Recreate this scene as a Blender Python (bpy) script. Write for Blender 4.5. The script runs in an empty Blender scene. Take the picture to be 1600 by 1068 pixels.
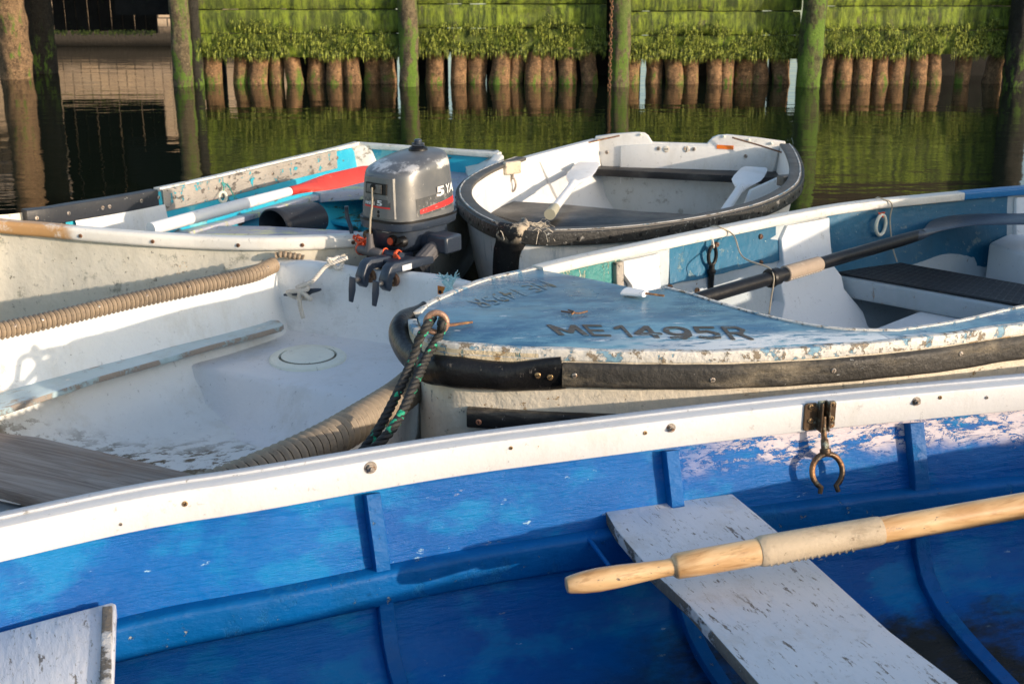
import bpy, bmesh, math, random
from mathutils import Vector, Matrix, noise as mnoise
random.seed(7)
R = math.radians
# ---------------------------------------------------------------- camera, sky, sun
SC = bpy.context.scene
COL = SC.collection
PITCH = R(17.5); CAMZ = 1.5; FPX = 2000.0
cam = bpy.data.cameras.new('camera'); cam.lens = 45.0; cam.sensor_width = 36.0
cam.clip_start = .05; cam.clip_end = 2000
cam.dof.use_dof = True; cam.dof.focus_distance = 3.1; cam.dof.aperture_fstop = 11
co = bpy.data.objects.new('camera', cam); COL.objects.link(co)
co.location = (0, 0, CAMZ); co.rotation_euler = (math.pi/2 - PITCH, 0, 0)
SC.camera = co
SUN_EL = R(12.3); SUN_AZ = R(60)          # azimuth from straight behind the camera towards its right
sx, sy, sz = math.sin(SUN_AZ)*math.cos(SUN_EL), -math.cos(SUN_AZ)*math.cos(SUN_EL), math.sin(SUN_EL)
w = bpy.data.worlds.new('World'); SC.world = w; w.use_nodes = True
nt = w.node_tree; sky = nt.nodes.new('ShaderNodeTexSky'); sky.sky_type = 'NISHITA'
sky.sun_disc = False; sky.sun_elevation = SUN_EL; sky.sun_rotation = math.atan2(sx, sy)
sky.air_density = 1.0; sky.dust_density = 1.6
bg = nt.nodes['Background']; bg.inputs[1].default_value = 0.15
nt.links.new(sky.outputs[0], bg.inputs[0])
sd = bpy.data.lights.new('sun', 'SUN'); sd.energy = 2.6; sd.angle = R(0.6); sd.color = (1, .82, .64)
so = bpy.data.objects.new('sun', sd); COL.objects.link(so)
so.rotation_euler = Vector((sx, sy, sz)).to_track_quat('Z', 'Y').to_euler()
SC.view_settings.view_transform = 'Standard'; SC.view_settings.look = 'None'
SC.view_settings.exposure = 0.86; SC.view_settings.gamma = 1
SC.render.engine = 'CYCLES'
SC.cycles.max_bounces = 6

# ---------------------------------------------------------------- measuring helpers
_c, _s = math.cos(PITCH), math.sin(PITCH)
def _ray(px, py):
    a = (px-800)/FPX; b = (534-py)/FPX
    return a, _c+b*_s, -_s+b*_c
def Z(px, py, z):            # survey of the photograph: the point at height z
    r = _ray(px, py); t = (z-CAMZ)/r[2]
    return Vector((r[0]*t, r[1]*t, z))
def Y(px, py, y):            # the point at distance y
    r = _ray(px, py); t = y/r[1]
    return Vector((r[0]*t, y, CAMZ+r[2]*t))
def ZL(z, *pts): return [Z(a, b, z) for a, b in pts]
def V(*a): return Vector(a)
def lerp(a, b, t): return a+(b-a)*t
def sstep(x, a, b):
    t = max(0, min(1, (x-a)/(b-a))); return t*t*(3-2*t)

def spline(pts, n, closed=False):
    """centripetal-free Catmull-Rom resampled to n points evenly along its length"""
    pts = [Vector(p) for p in pts]
    if len(pts) == 2: return [pts[0].lerp(pts[1], i/(n-1)) for i in range(n)]
    ext = ([pts[-1]]+pts+[pts[0], pts[1]]) if closed else ([pts[0]*2-pts[1]]+pts+[pts[-1]*2-pts[-2]])
    out = []
    segs = len(ext)-3
    for i in range(segs):
        p0, p1, p2, p3 = ext[i:i+4]
        for k in range(16):
            t = k/16
            out.append(.5*((2*p1)+(p2-p0)*t+(2*p0-5*p1+4*p2-p3)*t*t+(3*p1-p0-3*p2+p3)*t**3))
    out.append(ext[segs+1].copy())
    L = [0]
    for a, b in zip(out, out[1:]): L.append(L[-1]+(b-a).length)
    res = []; j = 0
    cnt = n if not closed else n+1
    for i in range(cnt):
        s = L[-1]*i/(cnt-1)
        while j < len(L)-2 and L[j+1] < s: j += 1
        d = L[j+1]-L[j]
        res.append(out[j].lerp(out[j+1], 0 if d == 0 else max(0, min(1, (s-L[j])/d))))
    return res[:-1] if closed else res

# ---------------------------------------------------------------- mesh collector
class G:
    def __init__(s): s.v = []; s.f = []; s.m = []; s.mi = 0
    def add(s, vs, fs):
        o = len(s.v); s.v += [Vector(x) for x in vs]
        for f in fs: s.f.append([i+o for i in f]); s.m.append(s.mi)
        return s
    def grid(s, rows, cyc=False, flip=False):
        n = len(rows[0]); vs = [p for r in rows for p in r]; fs = []
        for i in range(len(rows)-1):
            for j in range(n if cyc else n-1):
                k = (j+1) % n
                q = [i*n+j, i*n+k, (i+1)*n+k, (i+1)*n+j]
                fs.append(q[::-1] if flip else q)
        return s.add(vs, fs)
    def tube(s, pts, r, n=12, caps=True, flat=None):
        pts = [Vector(p) for p in pts]; N = len(pts)
        rr = r if isinstance(r, (list, tuple)) else [r]*N
        up = None; rows = []
        for i, p in enumerate(pts):
            t = (pts[min(i+1, N-1)]-pts[max(i-1, 0)])
            if t.length < 1e-9: t = Vector((0, 0, 1))
            t.normalize()
            if up is None:
                up = Vector((0, 0, 1)) if abs(t.z) < .9 else Vector((0, 1, 0))
            up = (up-t*up.dot(t)); up.normalize(); sd_ = t.cross(up)
            a, b = (rr[i], rr[i]) if not isinstance(rr[i], tuple) else rr[i]
            rows.append([p+sd_*(a*math.cos(2*math.pi*k/n))+up*(b*math.sin(2*math.pi*k/n)) for k in range(n)])
        s.grid(rows, cyc=True)
        if caps:
            s.add(rows[0], [list(range(n))[::-1]]) ; s.add(rows[-1], [list(range(n))])
        return s
    def sweep(s, path, prof, caps=True, side=None):
        """profile (a along the horizontal side vector, b up) swept along path; side vector is to the right of travel"""
        N = len(path); rows = []
        for i, p in enumerate(path):
            t = path[min(i+1, N-1)]-path[max(i-1, 0)]; h = Vector((t.x, t.y, 0)); h.normalize()
            sv = Vector((h.y, -h.x, 0))
            pr = prof(i/(N-1)) if callable(prof) else prof
            rows.append([p+sv*a+Vector((0, 0, b)) for a, b in pr])
        s.grid(rows, cyc=True)
        n = len(rows[0])
        if caps: s.add(rows[0], [list(range(n))[::-1]]); s.add(rows[-1], [list(range(n))])
        return s
    def prism(s, poly, th, direction=None):
        """closed outline extruded by th downwards (or along direction)"""
        d = Vector(direction) if direction is not None else Vector((0, 0, -th))
        n = len(poly); a = [Vector(p) for p in poly]; b = [p+d for p in a]
        s.add(a+b, [list(range(n)), list(range(n, 2*n))[::-1]]+[[i, i+n, (i+1) % n+n, (i+1) % n][::1] for i in range(n)])
        return s
    def box(s, c, ax, ay, az):
        c, ax, ay, az = map(Vector, (c, ax, ay, az))
        vs = [c+ax*i+ay*j+az*k for i in (-1, 1) for j in (-1, 1) for k in (-1, 1)]
        return s.add(vs, [(0, 1, 3, 2), (4, 6, 7, 5), (0, 4, 5, 1), (2, 3, 7, 6), (0, 2, 6, 4), (1, 5, 7, 3)])

def tri(o): return o
WORLD = {}
def wloc(o):
    return WORLD.get(o.name, Vector((0, 0, 0)))
def part(name, g, mat, parent=None, smooth=True, bev=0, label=None, seg=2, angle=35, rough=0, rs=8, weld=False):
    """link collector g as ONE mesh object; its vertices are given in world space"""
    org = wloc(parent) if parent else sum(g.v, Vector())/max(1, len(g.v))
    if not parent: org = Vector((org.x, org.y, min(v.z for v in g.v)))
    me = bpy.data.meshes.new(name)
    vs = g.v
    if rough:
        vs = [v+mnoise.noise_vector(v*rs)*rough for v in vs]
    me.from_pydata([v-org for v in vs], [], g.f)
    for mm in (mat if isinstance(mat, list) else [mat]): me.materials.append(mm)
    for p, mi in zip(me.polygons, g.m): p.material_index = mi
    bm = bmesh.new(); bm.from_mesh(me)
    if weld: bmesh.ops.remove_doubles(bm, verts=bm.verts, dist=1e-5)
    bmesh.ops.recalc_face_normals(bm, faces=bm.faces); bm.to_mesh(me); bm.free()
    o = bpy.data.objects.new(name, me); COL.objects.link(o)
    if parent: o.parent = parent
    else: o.location = org
    WORLD[o.name] = org
    if smooth:
        for p in me.polygons: p.use_smooth = True
        me.set_sharp_from_angle(angle=R(angle))
    if bev:
        m = o.modifiers.new('bevel', 'BEVEL'); m.width = bev; m.segments = seg; m.limit_method = 'ANGLE'; m.angle_limit = R(40)
        m.harden_normals = False
        for p in me.polygons: p.use_smooth = True
    if label: o['label'] = label
    return o
def thing(name, label, cat, loc, group=None):
    o = bpy.data.objects.new(name, None); COL.objects.link(o); o.location = loc; o.empty_display_size = .1
    WORLD[o.name] = Vector(loc)
    o['label'] = label; o['category'] = cat
    if group: o['group'] = group
    return o
def tag(o, label, cat, group=None, kind=None):
    if kind: o['kind'] = kind
    if label: o['label'] = label; o['category'] = cat
    if group: o['group'] = group
    return o

# ---------------------------------------------------------------- materials
class M:
    def __init__(s, name):
        s.mat = bpy.data.materials.new(name); s.mat.use_nodes = True
        s.t = s.mat.node_tree; s.b = s.t.nodes['Principled BSDF']
        s.pos = s.t.nodes.new('ShaderNodeNewGeometry').outputs['Position']
    def n(s, ty, **k):
        d = s.t.nodes.new('ShaderNode'+ty)
        for a, v in k.items(): setattr(d, a, v)
        return d
    def put(s, sock, v):
        if isinstance(v, bpy.types.NodeSocket): s.t.links.new(v, sock)
        elif v is not None:
            if isinstance(v, (tuple, list)) and len(v) == 3 and sock.type == 'RGBA': v = (*v, 1)
            sock.default_value = v
    def coords(s, stretch=(1, 1, 1), rot=0, roty=0):
        m = s.n('Mapping'); s.put(m.inputs[0], s.pos)
        # rotate first, then stretch: two mappings
        m.inputs['Rotation'].default_value = (0, 0, R(-rot))
        m2 = s.n('Mapping'); s.put(m2.inputs[0], m.outputs[0]); m2.inputs['Scale'].default_value = stretch
        return m2.outputs[0]
    def noise(s, scale, detail=6, rough=.6, stretch=(1, 1, 1), rot=0, dist=0):
        k = s.n('TexNoise'); s.put(k.inputs['Vector'], s.coords(stretch, rot))
        k.inputs['Scale'].default_value = scale; k.inputs['Detail'].default_value = detail
        k.inputs['Roughness'].default_value = rough; k.inputs['Distortion'].default_value = dist
        return k.outputs['Fac']
    def vor(s, scale, stretch=(1, 1, 1), rot=0, feature='DISTANCE_TO_EDGE'):
        k = s.n('TexVoronoi', feature=feature); s.put(k.inputs['Vector'], s.coords(stretch, rot))
        k.inputs['Scale'].default_value = scale
        return k.outputs['Distance']
    def ramp(s, f, a, b, lo=0, hi=1):
        k = s.n('MapRange'); k.interpolation_type = 'SMOOTHSTEP'; s.put(k.inputs[0], f)
        k.inputs[1].default_value = a; k.inputs[2].default_value = b; k.inputs[3].default_value = lo; k.inputs[4].default_value = hi
        return k.outputs[0]
    def mix(s, f, a, b):
        k = s.n('Mix', data_type='RGBA'); s.put(k.inputs[0], f); s.put(k.inputs[6], a); s.put(k.inputs[7], b)
        return k.outputs[2]
    def math(s, op, a, b=0.0):
        k = s.n('Math', operation=op); s.put(k.inputs[0], a); s.put(k.inputs[1], b); return k.outputs[0]
    def axis(s, i):
        k = s.n('SeparateXYZ'); s.put(k.inputs[0], s.pos); return k.outputs[i]
    def bump(s, h, strength=.3, dist=.01, prev=None):
        k = s.n('Bump'); s.put(k.inputs['Height'], h); k.inputs['Strength'].default_value = strength
        k.inputs['Distance'].default_value = dist
        if prev is not None: s.put(k.inputs['Normal'], prev)
        return k.outputs[0]
    def done(s, col, rough=.5, bump=None, metal=0, **kw):
        s.put(s.b.inputs['Base Color'], col); s.put(s.b.inputs['Roughness'], rough); s.b.inputs['Metallic'].default_value = metal
        if bump is not None: s.put(s.b.inputs['Normal'], bump)
        for k, v in kw.items(): s.put(s.b.inputs[k.replace('_', ' ')], v)
        return s.mat

def paint(name, base, var=.12, layers=(), rough=.45, bs=60, bst=.25, bdist=.003, bstretch=(1, 1, 1), rot=0, lump=None, zone=None, coat=0, roughvar=.12, metal=0):
    """weathered paint: base colour with slow variation, then layers (colour, scale, lo, hi, stretch[, zone]) worn through it"""
    m = M(name)
    dark = tuple(c*(1-var) for c in base); lite = tuple(min(1, c*(1+var)) for c in base)
    n1 = m.noise(2.2, 5, .6)
    col = m.mix(m.ramp(n1, .3, .7), dark, lite)
    grime = .80 if sum(base) > 1.2 else .72
    col = m.mix(m.ramp(m.noise(5.5, 9, .75, (1, 1, .45)), .50, .66, 0, .45), col, tuple(c*grime*k for c, k in zip(base, (1.0, .96, .88))))
    col = m.mix(m.ramp(m.noise(38, 9, .8), .585, .66, 0, .8), col, tuple(c*.55 for c in base))
    if max(base) < .06: m.b.inputs['Specular IOR Level'].default_value = .32
    hs = m.noise(bs, 5, .6, bstretch, rot)
    h = hs
    masks = []
    for L in layers:
        c, sc, lo, hi = L[:4]; st = L[4] if len(L) > 4 and L[4] else (1, 1, 1)
        if lo > .5: lo, hi = .5+(lo-.5)*.76, .5+(hi-.5)*.76
        f = m.ramp(m.noise(sc, 9, .72, st, rot), lo, hi)
        if len(L) > 5 and L[5]:
            ax, a, b = L[5][:3]
            if isinstance(ax, int): co_ = m.axis(ax)
            else:                       # a direction (x, y, z)
                k = m.n('VectorMath', operation='DOT_PRODUCT'); m.put(k.inputs[0], m.pos); k.inputs[1].default_value = ax; co_ = k.outputs['Value']
            jit = m.math('MULTIPLY', m.math('SUBTRACT', m.noise(14, 4), .5), abs(b-a)*1.2)
            f = m.math('MULTIPLY', f, m.ramp(m.math('ADD', co_, jit), a, b))
        col = m.mix(f, col, c); masks.append(f)
    for f in masks: h = m.math('SUBTRACT', h, m.math('MULTIPLY', f, .5))
    b = m.bump(h, min(1, bst*1.7), bdist*1.4)
    if lump: b = m.bump(m.noise(lump[0], 3, .5), lump[1], lump[2], b)
    rf = m.ramp(m.noise(9, 4), .3, .7, rough-roughvar/2, rough+roughvar/2)
    if coat: m.b.inputs['Coat Weight'].default_value = coat; m.b.inputs['Coat Roughness'].default_value = .12
    return m.done(col, rf, b, metal)

WOOD = (.30, .24, .18)
DIRT = (.16, .13, .095)
m_whiteE = paint('white_strip_paint', (.66, .66, .66), .03, [((.40, .28, .15), 30, .72, .76), ((.6, .57, .52), 5, .6, .8, (.3, 1, 1))], .35, 90, .12)
m_blueE = M('blue_gloss_paint')
def _blue():
    m = m_blueE
    n = m.noise(3.0, 5, .6)
    col = m.mix(m.ramp(n, .3, .7), (.0, .085, .33), (.0, .130, .43))
    col = m.mix(m.ramp(m.noise(6, 4, .6, (1, 1, 2), 20), .50, .66, 0, .75), col, (.0, .20, .47))
    # scuffs and chips
    col = m.mix(m.ramp(m.noise(55, 8, .7, (.35, .6, 1), 20), .655, .70), col, (.35, .55, .66))
    col = m.mix(m.ramp(m.noise(16, 8, .75, (.35, .6, 1), 20), .64, .67, 0, .8), col, (.33, .36, .33))
    # sun glints painted in as pale flaked patches, by the rowlock and rightwards
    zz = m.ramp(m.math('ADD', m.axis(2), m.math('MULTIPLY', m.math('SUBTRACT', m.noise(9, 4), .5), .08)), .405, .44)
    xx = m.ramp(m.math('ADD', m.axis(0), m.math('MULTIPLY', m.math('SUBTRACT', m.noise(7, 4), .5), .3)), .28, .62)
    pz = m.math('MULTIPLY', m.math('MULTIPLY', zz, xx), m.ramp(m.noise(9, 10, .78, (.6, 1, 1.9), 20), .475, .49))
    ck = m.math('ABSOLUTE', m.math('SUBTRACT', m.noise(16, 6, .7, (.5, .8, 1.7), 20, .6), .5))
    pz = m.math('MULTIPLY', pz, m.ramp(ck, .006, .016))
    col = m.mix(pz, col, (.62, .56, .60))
    # darker at the turn of the bilge, towards the right
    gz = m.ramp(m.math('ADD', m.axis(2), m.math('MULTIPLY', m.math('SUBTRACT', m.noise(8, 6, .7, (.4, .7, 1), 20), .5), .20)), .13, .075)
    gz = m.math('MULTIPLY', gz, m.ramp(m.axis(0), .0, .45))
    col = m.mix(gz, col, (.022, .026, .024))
    b = m.bump(m.noise(20, 7, .68, (.3, .5, 1.7), 20), .75, .010)
    b = m.bump(m.noise(90, 4, .6, (.3, .5, 1.5), 20), .35, .002, b)
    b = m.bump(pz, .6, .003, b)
    m.b.inputs['Specular IOR Level'].default_value = .15
    return m.done(col, m.ramp(m.noise(11, 5), .3, .7, .18, .34), b)
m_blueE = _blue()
m_blueframe = paint('blue_frame_paint', (.0, .105, .34), .15, [((.33, .36, .36), 45, .67, .72), ((.01, .17, .42), 8, .55, .75)], .48, 30, .5, .004, (.5, .5, 1))
m_blueframe.node_tree.nodes['Principled BSDF'].inputs['Specular IOR Level'].default_value = .2
m_thwE = paint('worn_white_thwart_paint', (.74, .745, .77), .04, [((.20, .17, .14), 26, .64, .66, (1.9, .42, 1), None), ((.32, .29, .25), 95, .64, .67, (1.9, .35, 1)), ((.66, .64, .62), 6, .55, .75)], .5, 60, .35, .003, (1, .25, 1), 22)
m_rawedge = paint('chipped_edge_wood', (.62, .60, .57), .1, [((.17, .145, .11), 18, .47, .52, (.5, .5, 1))], .7, 60, .6, .005)
m_brass = paint('tarnished_bronze', (.13, .085, .05), .3, [((.30, .33, .26), 25, .55, .68), ((.42, .20, .08), 14, .52, .7)], .38, 90, .3, .002, metal=.55)
m_brassbright = paint('brass_screw', (.72, .46, .22), .15, [((.2, .13, .08), 160, .6, .7)], .3, 200, .2, .001, metal=.85)
m_steel = paint('dull_steel_screw', (.42, .38, .34), .2, [((.25, .14, .07), 120, .5, .62)], .4, 200, .3, .001, metal=.7)
m_oar = M('varnished_ash')
def _oar():
    m = m_oar
    a = m.noise(9, 5, .6, (.5, 4, 4), 22, .6)
    col = m.mix(m.ramp(a, .35, .65), (.56, .31, .12), (.78, .52, .26))
    col = m.mix(m.ramp(m.noise(70, 5, .6, (.15, 1.5, 1.5), 22), .54, .66, 0, .5), col, (.36, .18, .06))
    col = m.mix(m.ramp(m.noise(42, 8, .75, (.5, 1.4, 1.4), 22), .62, .65), col, (.16, .12, .09))
    m.b.inputs['Coat Weight'].default_value = .5; m.b.inputs['Coat Roughness'].default_value = .18
    return m.done(col, .4, m.bump(m.noise(60, 5, .6, (.2, 1, 1), 22), .2, .002))
m_oar = _oar()
m_leather = paint('pale_leather', (.58, .46, .31), .1, [((.36, .27, .17), 14, .56, .78, (.4, 1, 1)), ((.3, .22, .14), 60, .66, .72)], .6, 120, .25, .002)
m_leather2 = paint('grey_leather', (.36, .28, .21), .1, [((.5, .42, .32), 16, .55, .75)], .7, 120, .3, .002)
m_greywood = M('weathered_grey_wood')
def _gw(name, a, b, c, rot, st=(.25, 5, 5)):
    m = M(name)
    n = m.noise(10, 8, .7, st, rot, .8)
    col = m.mix(m.ramp(n, .3, .7), a, b)
    col = m.mix(m.ramp(m.noise(3, 6, .7, (1, 2, 1), rot), .5, .75), col, c)
    return m.done(col, .8, m.bump(m.noise(16, 8, .7, st, rot), .5, .004))
m_greywood = _gw('weathered_grey_wood', (.17, .13, .105), (.38, .33, .29), (.27, .17, .11), -25)
m_greywood2 = paint('weathered_inwale_wood', (.36, .33, .29), .15, [((.03, .40, .52), 20, .60, .63), ((.16, .14, .12), 40, .6, .68, (.4, .4, 1))], .8, 50, .6, .004, (.3, .3, 1))
# boat D
m_dwhite = paint('old_white_boat_paint', (.83, .84, .84), .03, [((.66, .66, .64), 3.5, .55, .8), ((.12, .11, .10), 70, .75, .78, (.6, 1.4, 1)), ((.40, .38, .33), 22, .76, .80)], .5, 45, .3, .004, lump=(4, .25, .03))
m_dfloor = paint('worn_floor_paint', (.82, .84, .83), .03, [((.10, .095, .085), 60, .73, .76, (.5, 1.3, 1)), ((.15, .115, .065), 24, .52, .55, (.6, 1.5, 1), ((.2, -1, 0), -3.82, -3.64))], .55, 45, .35, .004, lump=(4, .3, .03), rot=30)
m_dblue = paint('pale_blue_plank_paint', (.47, .60, .66), .05, [((.34, .30, .26), 9, .57, .62, (.5, 1.5, 1)), ((.70, .72, .70), 12, .62, .7)], .55, 70, .35, .004, (.3, 1, 1), 45)
m_hatch = paint('cream_plastic', (.84, .86, .76), .03, [], .4, 40, .1)
def _hose(name, dirt):
    m = M(name)
    col = m.mix(m.ramp(m.noise(5, 6, .7), .35, .7), (.42, .30, .19), (.27, .20, .145))
    col = m.mix(m.ramp(m.noise(60, 6, .7, (1, 1, .4)), .5, .7, 0, dirt), col, (.08, .06, .05))
    col = m.mix(m.ramp(m.noise(4, 3, .5), .66, .74, 0, .5), col, (.50, .12, .06))
    return m.done(col, .6, m.bump(m.noise(150, 4), .3, .002))
m_hose = _hose('tan_corrugated_hose', .6)
m_hoseb = paint('grey_brown_hose', (.20, .165, .13), .2, [((.08, .07, .06), 30, .5, .7)], .55, 120, .3, .002)
# boat F
def _deck():
    m = M('worn_blue_deck_paint')
    col = m.mix(m.ramp(m.noise(4.5, 9, .78, (.8, 1.8, 1), 8), .38, .62), (.035, .13, .25), (.17, .36, .47))
    col = m.mix(m.ramp(m.noise(5, 6, .7, (.6, 1.6, 1), 8), .54, .72, 0, .7), col, (.19, .26, .28))
    col = m.mix(m.ramp(m.noise(22, 9, .75, (.35, 1.6, 1), 8), .615, .65), col, (.62, .68, .72))
    col = m.mix(m.ramp(m.noise(70, 8, .75, (.4, 1.4, 1), 12), .64, .67), col, (.06, .07, .08))
    # white undercoat showing along the near edge
    e = m.ramp(m.math('ADD', m.axis(1), m.math('MULTIPLY', m.math('SUBTRACT', m.noise(9, 8, .75, (.5, 1, 1)), .5), .16)), 2.945, 2.88)
    xx = m.ramp(m.axis(0), .1, .55)
    col = m.mix(m.math('MULTIPLY', m.math('MULTIPLY', e, xx), m.ramp(m.noise(26, 8, .75, (.4, 1.6, 1), 8), .44, .5)), col, (.64, .69, .73))
    b = m.bump(m.noise(45, 8, .7, (.5, 1.3, 1), 8), .35, .003)
    return m.done(col, m.ramp(m.noise(7, 5), .3, .7, .22, .4), b)
m_deck = _deck()
m_fhull = paint('flaking_cream_hull_paint', (.80, .72, .58), .05, [((.50, .33, .15), 9, .60, .64, (.7, .7, 1.6), ((1, 0, 0), .45, .9)), ((.42, .27, .12), 26, .655, .68, (.7, .7, 1.3)), ((.12, .13, .12), 34, .70, .73, (1, 1, .5))], .45, 40, .45, .004, lump=(5, .2, .02))
m_fflake = paint('flaked_bow_band', (.62, .52, .36), .08, [((.10, .22, .24), 22, .57, .62, (1.5, 1.5, .4)), ((.40, .26, .12), 30, .6, .64)], .5, 60, .5, .004)
m_rubber = paint('black_rubber', (.011, .011, .012), .2, [((.13, .12, .11), 40, .64, .74, (1, 1, .6))], .36, 70, .35, .003, coat=.1)
m_rubworn = paint('sun_worn_black_rail', (.045, .042, .038), .2, [((.24, .20, .14), 11, .46, .72, (.4, .4, 1.2), (2, .500, .555)), ((.5, .5, .48), 60, .68, .71, (.5, .5, 1))], .5, 45, .5, .004)  # tan upper zone paints the rail's lit top; pale specks are scuffs
m_wornwhite = paint('worn_white_edge', (.66, .64, .60), .06, [((.26, .21, .15), 30, .56, .61), ((.20, .36, .48), 18, .55, .6)], .55, 60, .5, .004)
m_stemwood = paint('bare_stem_wood', (.42, .28, .13), .15, [((.62, .58, .48), 14, .55, .62, (1, 1, .3)), ((.2, .13, .07), 30, .6, .7, (1, 1, .2))], .6, 60, .4)
m_gunF = paint('off_white_gunwale', (.70, .68, .63), .05, [((.30, .24, .18), 50, .67, .7), ((.5, .48, .44), 8, .55, .75)], .45, 60, .3)
m_teal = paint('teal_inner_paint', (.004, .11, .21), .15, [((.16, .24, .26), 20, .62, .72), ((.5, .55, .5), 70, .70, .73)], .4, 40, .3, .003)
m_tealworn = paint('scratched_green_paint', (.03, .24, .24), .15, [((.55, .55, .42), 36, .56, .6, (1.5, 1.5, .5))], .5, 60, .5, .004)
m_fin = paint('grey_white_inner_paint', (.42, .48, .52), .08, [((.35, .42, .45), 5, .5, .7), ((.16, .12, .09), 30, .68, .72), ((.3, .2, .12), 9, .66, .74, (1, 1, .3))], .45, 40, .3, .003, lump=(6, .2, .02))
m_fwhite = paint('white_knee_paint', (.76, .78, .80), .04, [((.3, .3, .28), 70, .71, .74)], .42, 40, .2)
m_fdark = paint('dim_grey_floor_paint', (.24, .29, .33), .1, [((.3, .22, .15), 6, .6, .7), ((.05, .05, .05), 20, .62, .7)], .45, 40, .3)
m_mesh = paint('black_plastic_mesh', (.035, .036, .04), .1, [], .4, 100, .2)
m_blueGun = paint('blue_gunwale_paint', (.01, .16, .40), .1, [((.5, .55, .6), 50, .7, .73)], .4, 60, .3)
m_text = paint('worn_brown_lettering', (.085, .068, .05), .15, [((.19, .33, .43), 42, .62, .66, (.5, 1.5, 1))], .5, 80, .3)
# boat C
m_cwhite = paint('clean_white_boat_paint', (.72, .715, .70), .03, [((.62, .60, .56), 4, .6, .8), ((.3, .27, .22), 60, .735, .76)], .4, 30, .15, .003, lump=(5, .12, .02))
m_chull = paint('streaked_white_hull', (.70, .71, .71), .06, [((.33, .40, .46), 10, .52, .72, (1, 1, .18)), ((.20, .2, .2), 40, .68, .72, (1, 1, .25))], .42, 40, .3, lump=(5, .2, .02))
m_crail = paint('chalky_black_rail_top', (.085, .078, .068), .12, [((.14, .13, .12), 12, .5, .7)], .55, 50, .3)
m_crailside = paint('scuffed_black_rail_side', (.028, .028, .027), .2, [((.25, .24, .22), 30, .60, .66), ((.5, .5, .48), 75, .66, .69)], .5, 60, .5, .004)
m_cblack = paint('black_painted_seat', (.016, .016, .017), .1, [((.13, .12, .11), 7, .5, .8, (.3, 1, 1)), ((.35, .33, .3), 60, .72, .75)], .42, 40, .2)
m_orange = paint('orange_sticker', (.85, .20, .02), .05, [], .4, 40, .1)
m_orangeworn = paint('worn_orange_tag', (.72, .22, .03), .1, [((.06, .04, .03), 60, .66, .7)], .5, 60, .2)
m_rust = paint('rusty_rod', (.16, .08, .045), .3, [((.42, .22, .08), 40, .5, .65)], .6, 120, .4)
m_ruststain = paint('rust_stain', (.30, .13, .05), .3, [((.70, .62, .5), 22, .42, .6, (1, 1, .5))], .6, 120, .4)
m_fray = paint('frayed_canvas', (.62, .54, .42), .1, [((.3, .25, .2), 30, .55, .7)], .9, 80, .4)
m_grip = paint('taped_grip', (.40, .38, .28), .1, [], .7, 80, .3)
# boat B
m_bturq = M('peeling_turquoise_paint')
def _bt(name, wood, lo, hi, base=((.01, .33, .50), (.03, .42, .56))):
    m = M(name)
    col = m.mix(m.ramp(m.noise(3, 6), .35, .65), *base)
    f = m.ramp(m.noise(7, 10, .72, (1, 1, 2)), lo, hi)
    col = m.mix(f, col, m.mix(m.noise(30, 6), (wood[0]*.5, wood[1]*.5, wood[2]*.5), wood))
    col = m.mix(m.ramp(m.noise(4, 8, .7), .58, .62, 0, .7), col, (.22, .55, .56))
    return m.done(col, .5, m.bump(m.math('SUBTRACT', m.noise(30, 6), m.math('MULTIPLY', f, .6)), .5, .004))
m_bturq = _bt('peeling_turquoise_paint', (.15, .14, .11), .60, .62)
m_bfloor = _bt('peeling_turquoise_floor', (.075, .095, .05), .47, .50)
m_bhull = paint('stained_cream_hull', (.70, .66, .56), .05, [((.60, .43, .24), 6, .66, .70), ((.30, .30, .24), 9, .58, .75), ((.20, .19, .15), 34, .63, .72)], .5, 30, .3, .004, lump=(4, .25, .02))
m_brail = paint('white_moulded_rail', (.78, .76, .71), .04, [((.5, .47, .4), 8, .6, .75), ((.52, .30, .13), 5, .40, .52, None, ((1, 0, 0), -1.52, -1.58))], .38, 30, .2)
m_bblack = paint('black_plastic_trim', (.035, .038, .045), .1, [((.5, .5, .48), 80, .7, .73)], .4, 60, .2)
m_bgreywhite = paint('chalky_white_paint', (.70, .70, .66), .05, [((.36, .31, .25), 20, .6, .66), ((.55, .55, .45), 5, .5, .7)], .55, 50, .4)
m_bseat = paint('lilac_grey_seat_paint', (.42, .43, .50), .08, [((.62, .64, .38), 6, .55, .6, (.4, 1.6, 1)), ((.2, .18, .15), 30, .62, .68)], .6, 50, .4)
m_red = paint('red_blade_paint', (.52, .05, .035), .12, [((.72, .45, .30), 6, .60, .72)], .4, 40, .2)
m_shaftwhite = paint('white_oar_paint', (.80, .79, .78), .03, [((.6, .58, .55), 9, .6, .8)], .4, 40, .15)
# motor
def _cowl():
    m = M('silver_grey_cowl')
    col = m.mix(m.ramp(m.noise(6, 5), .35, .7), (.11, .12, .135), (.18, .185, .19))
    col = m.mix(m.ramp(m.noise(26, 9, .78, (1, 1, .6)), .60, .66), col, (.42, .42, .41))
    k = m.n('NewGeometry'); sp = m.n('SeparateXYZ'); m.put(sp.inputs[0], k.outputs['Normal'])
    # scuffed rim where the top meets the sides
    z = m.ramp(m.math('ADD', m.axis(2), m.math('MULTIPLY', m.math('SUBTRACT', m.noise(25, 8, .75), .5), .05)), .742, .752)
    z2 = m.ramp(m.math('ADD', m.axis(2), m.math('MULTIPLY', m.math('SUBTRACT', m.noise(25, 8, .75), .5), .05)), .775, .765)
    col = m.mix(m.math('MULTIPLY', m.math('MULTIPLY', z, z2), m.ramp(m.noise(14, 6), .45, .55)), col, (.60, .60, .60))
    return m.done(col, .34, m.bump(m.noise(60, 5), .08, .002), 0.25)
m_cowl = _cowl()
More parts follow.
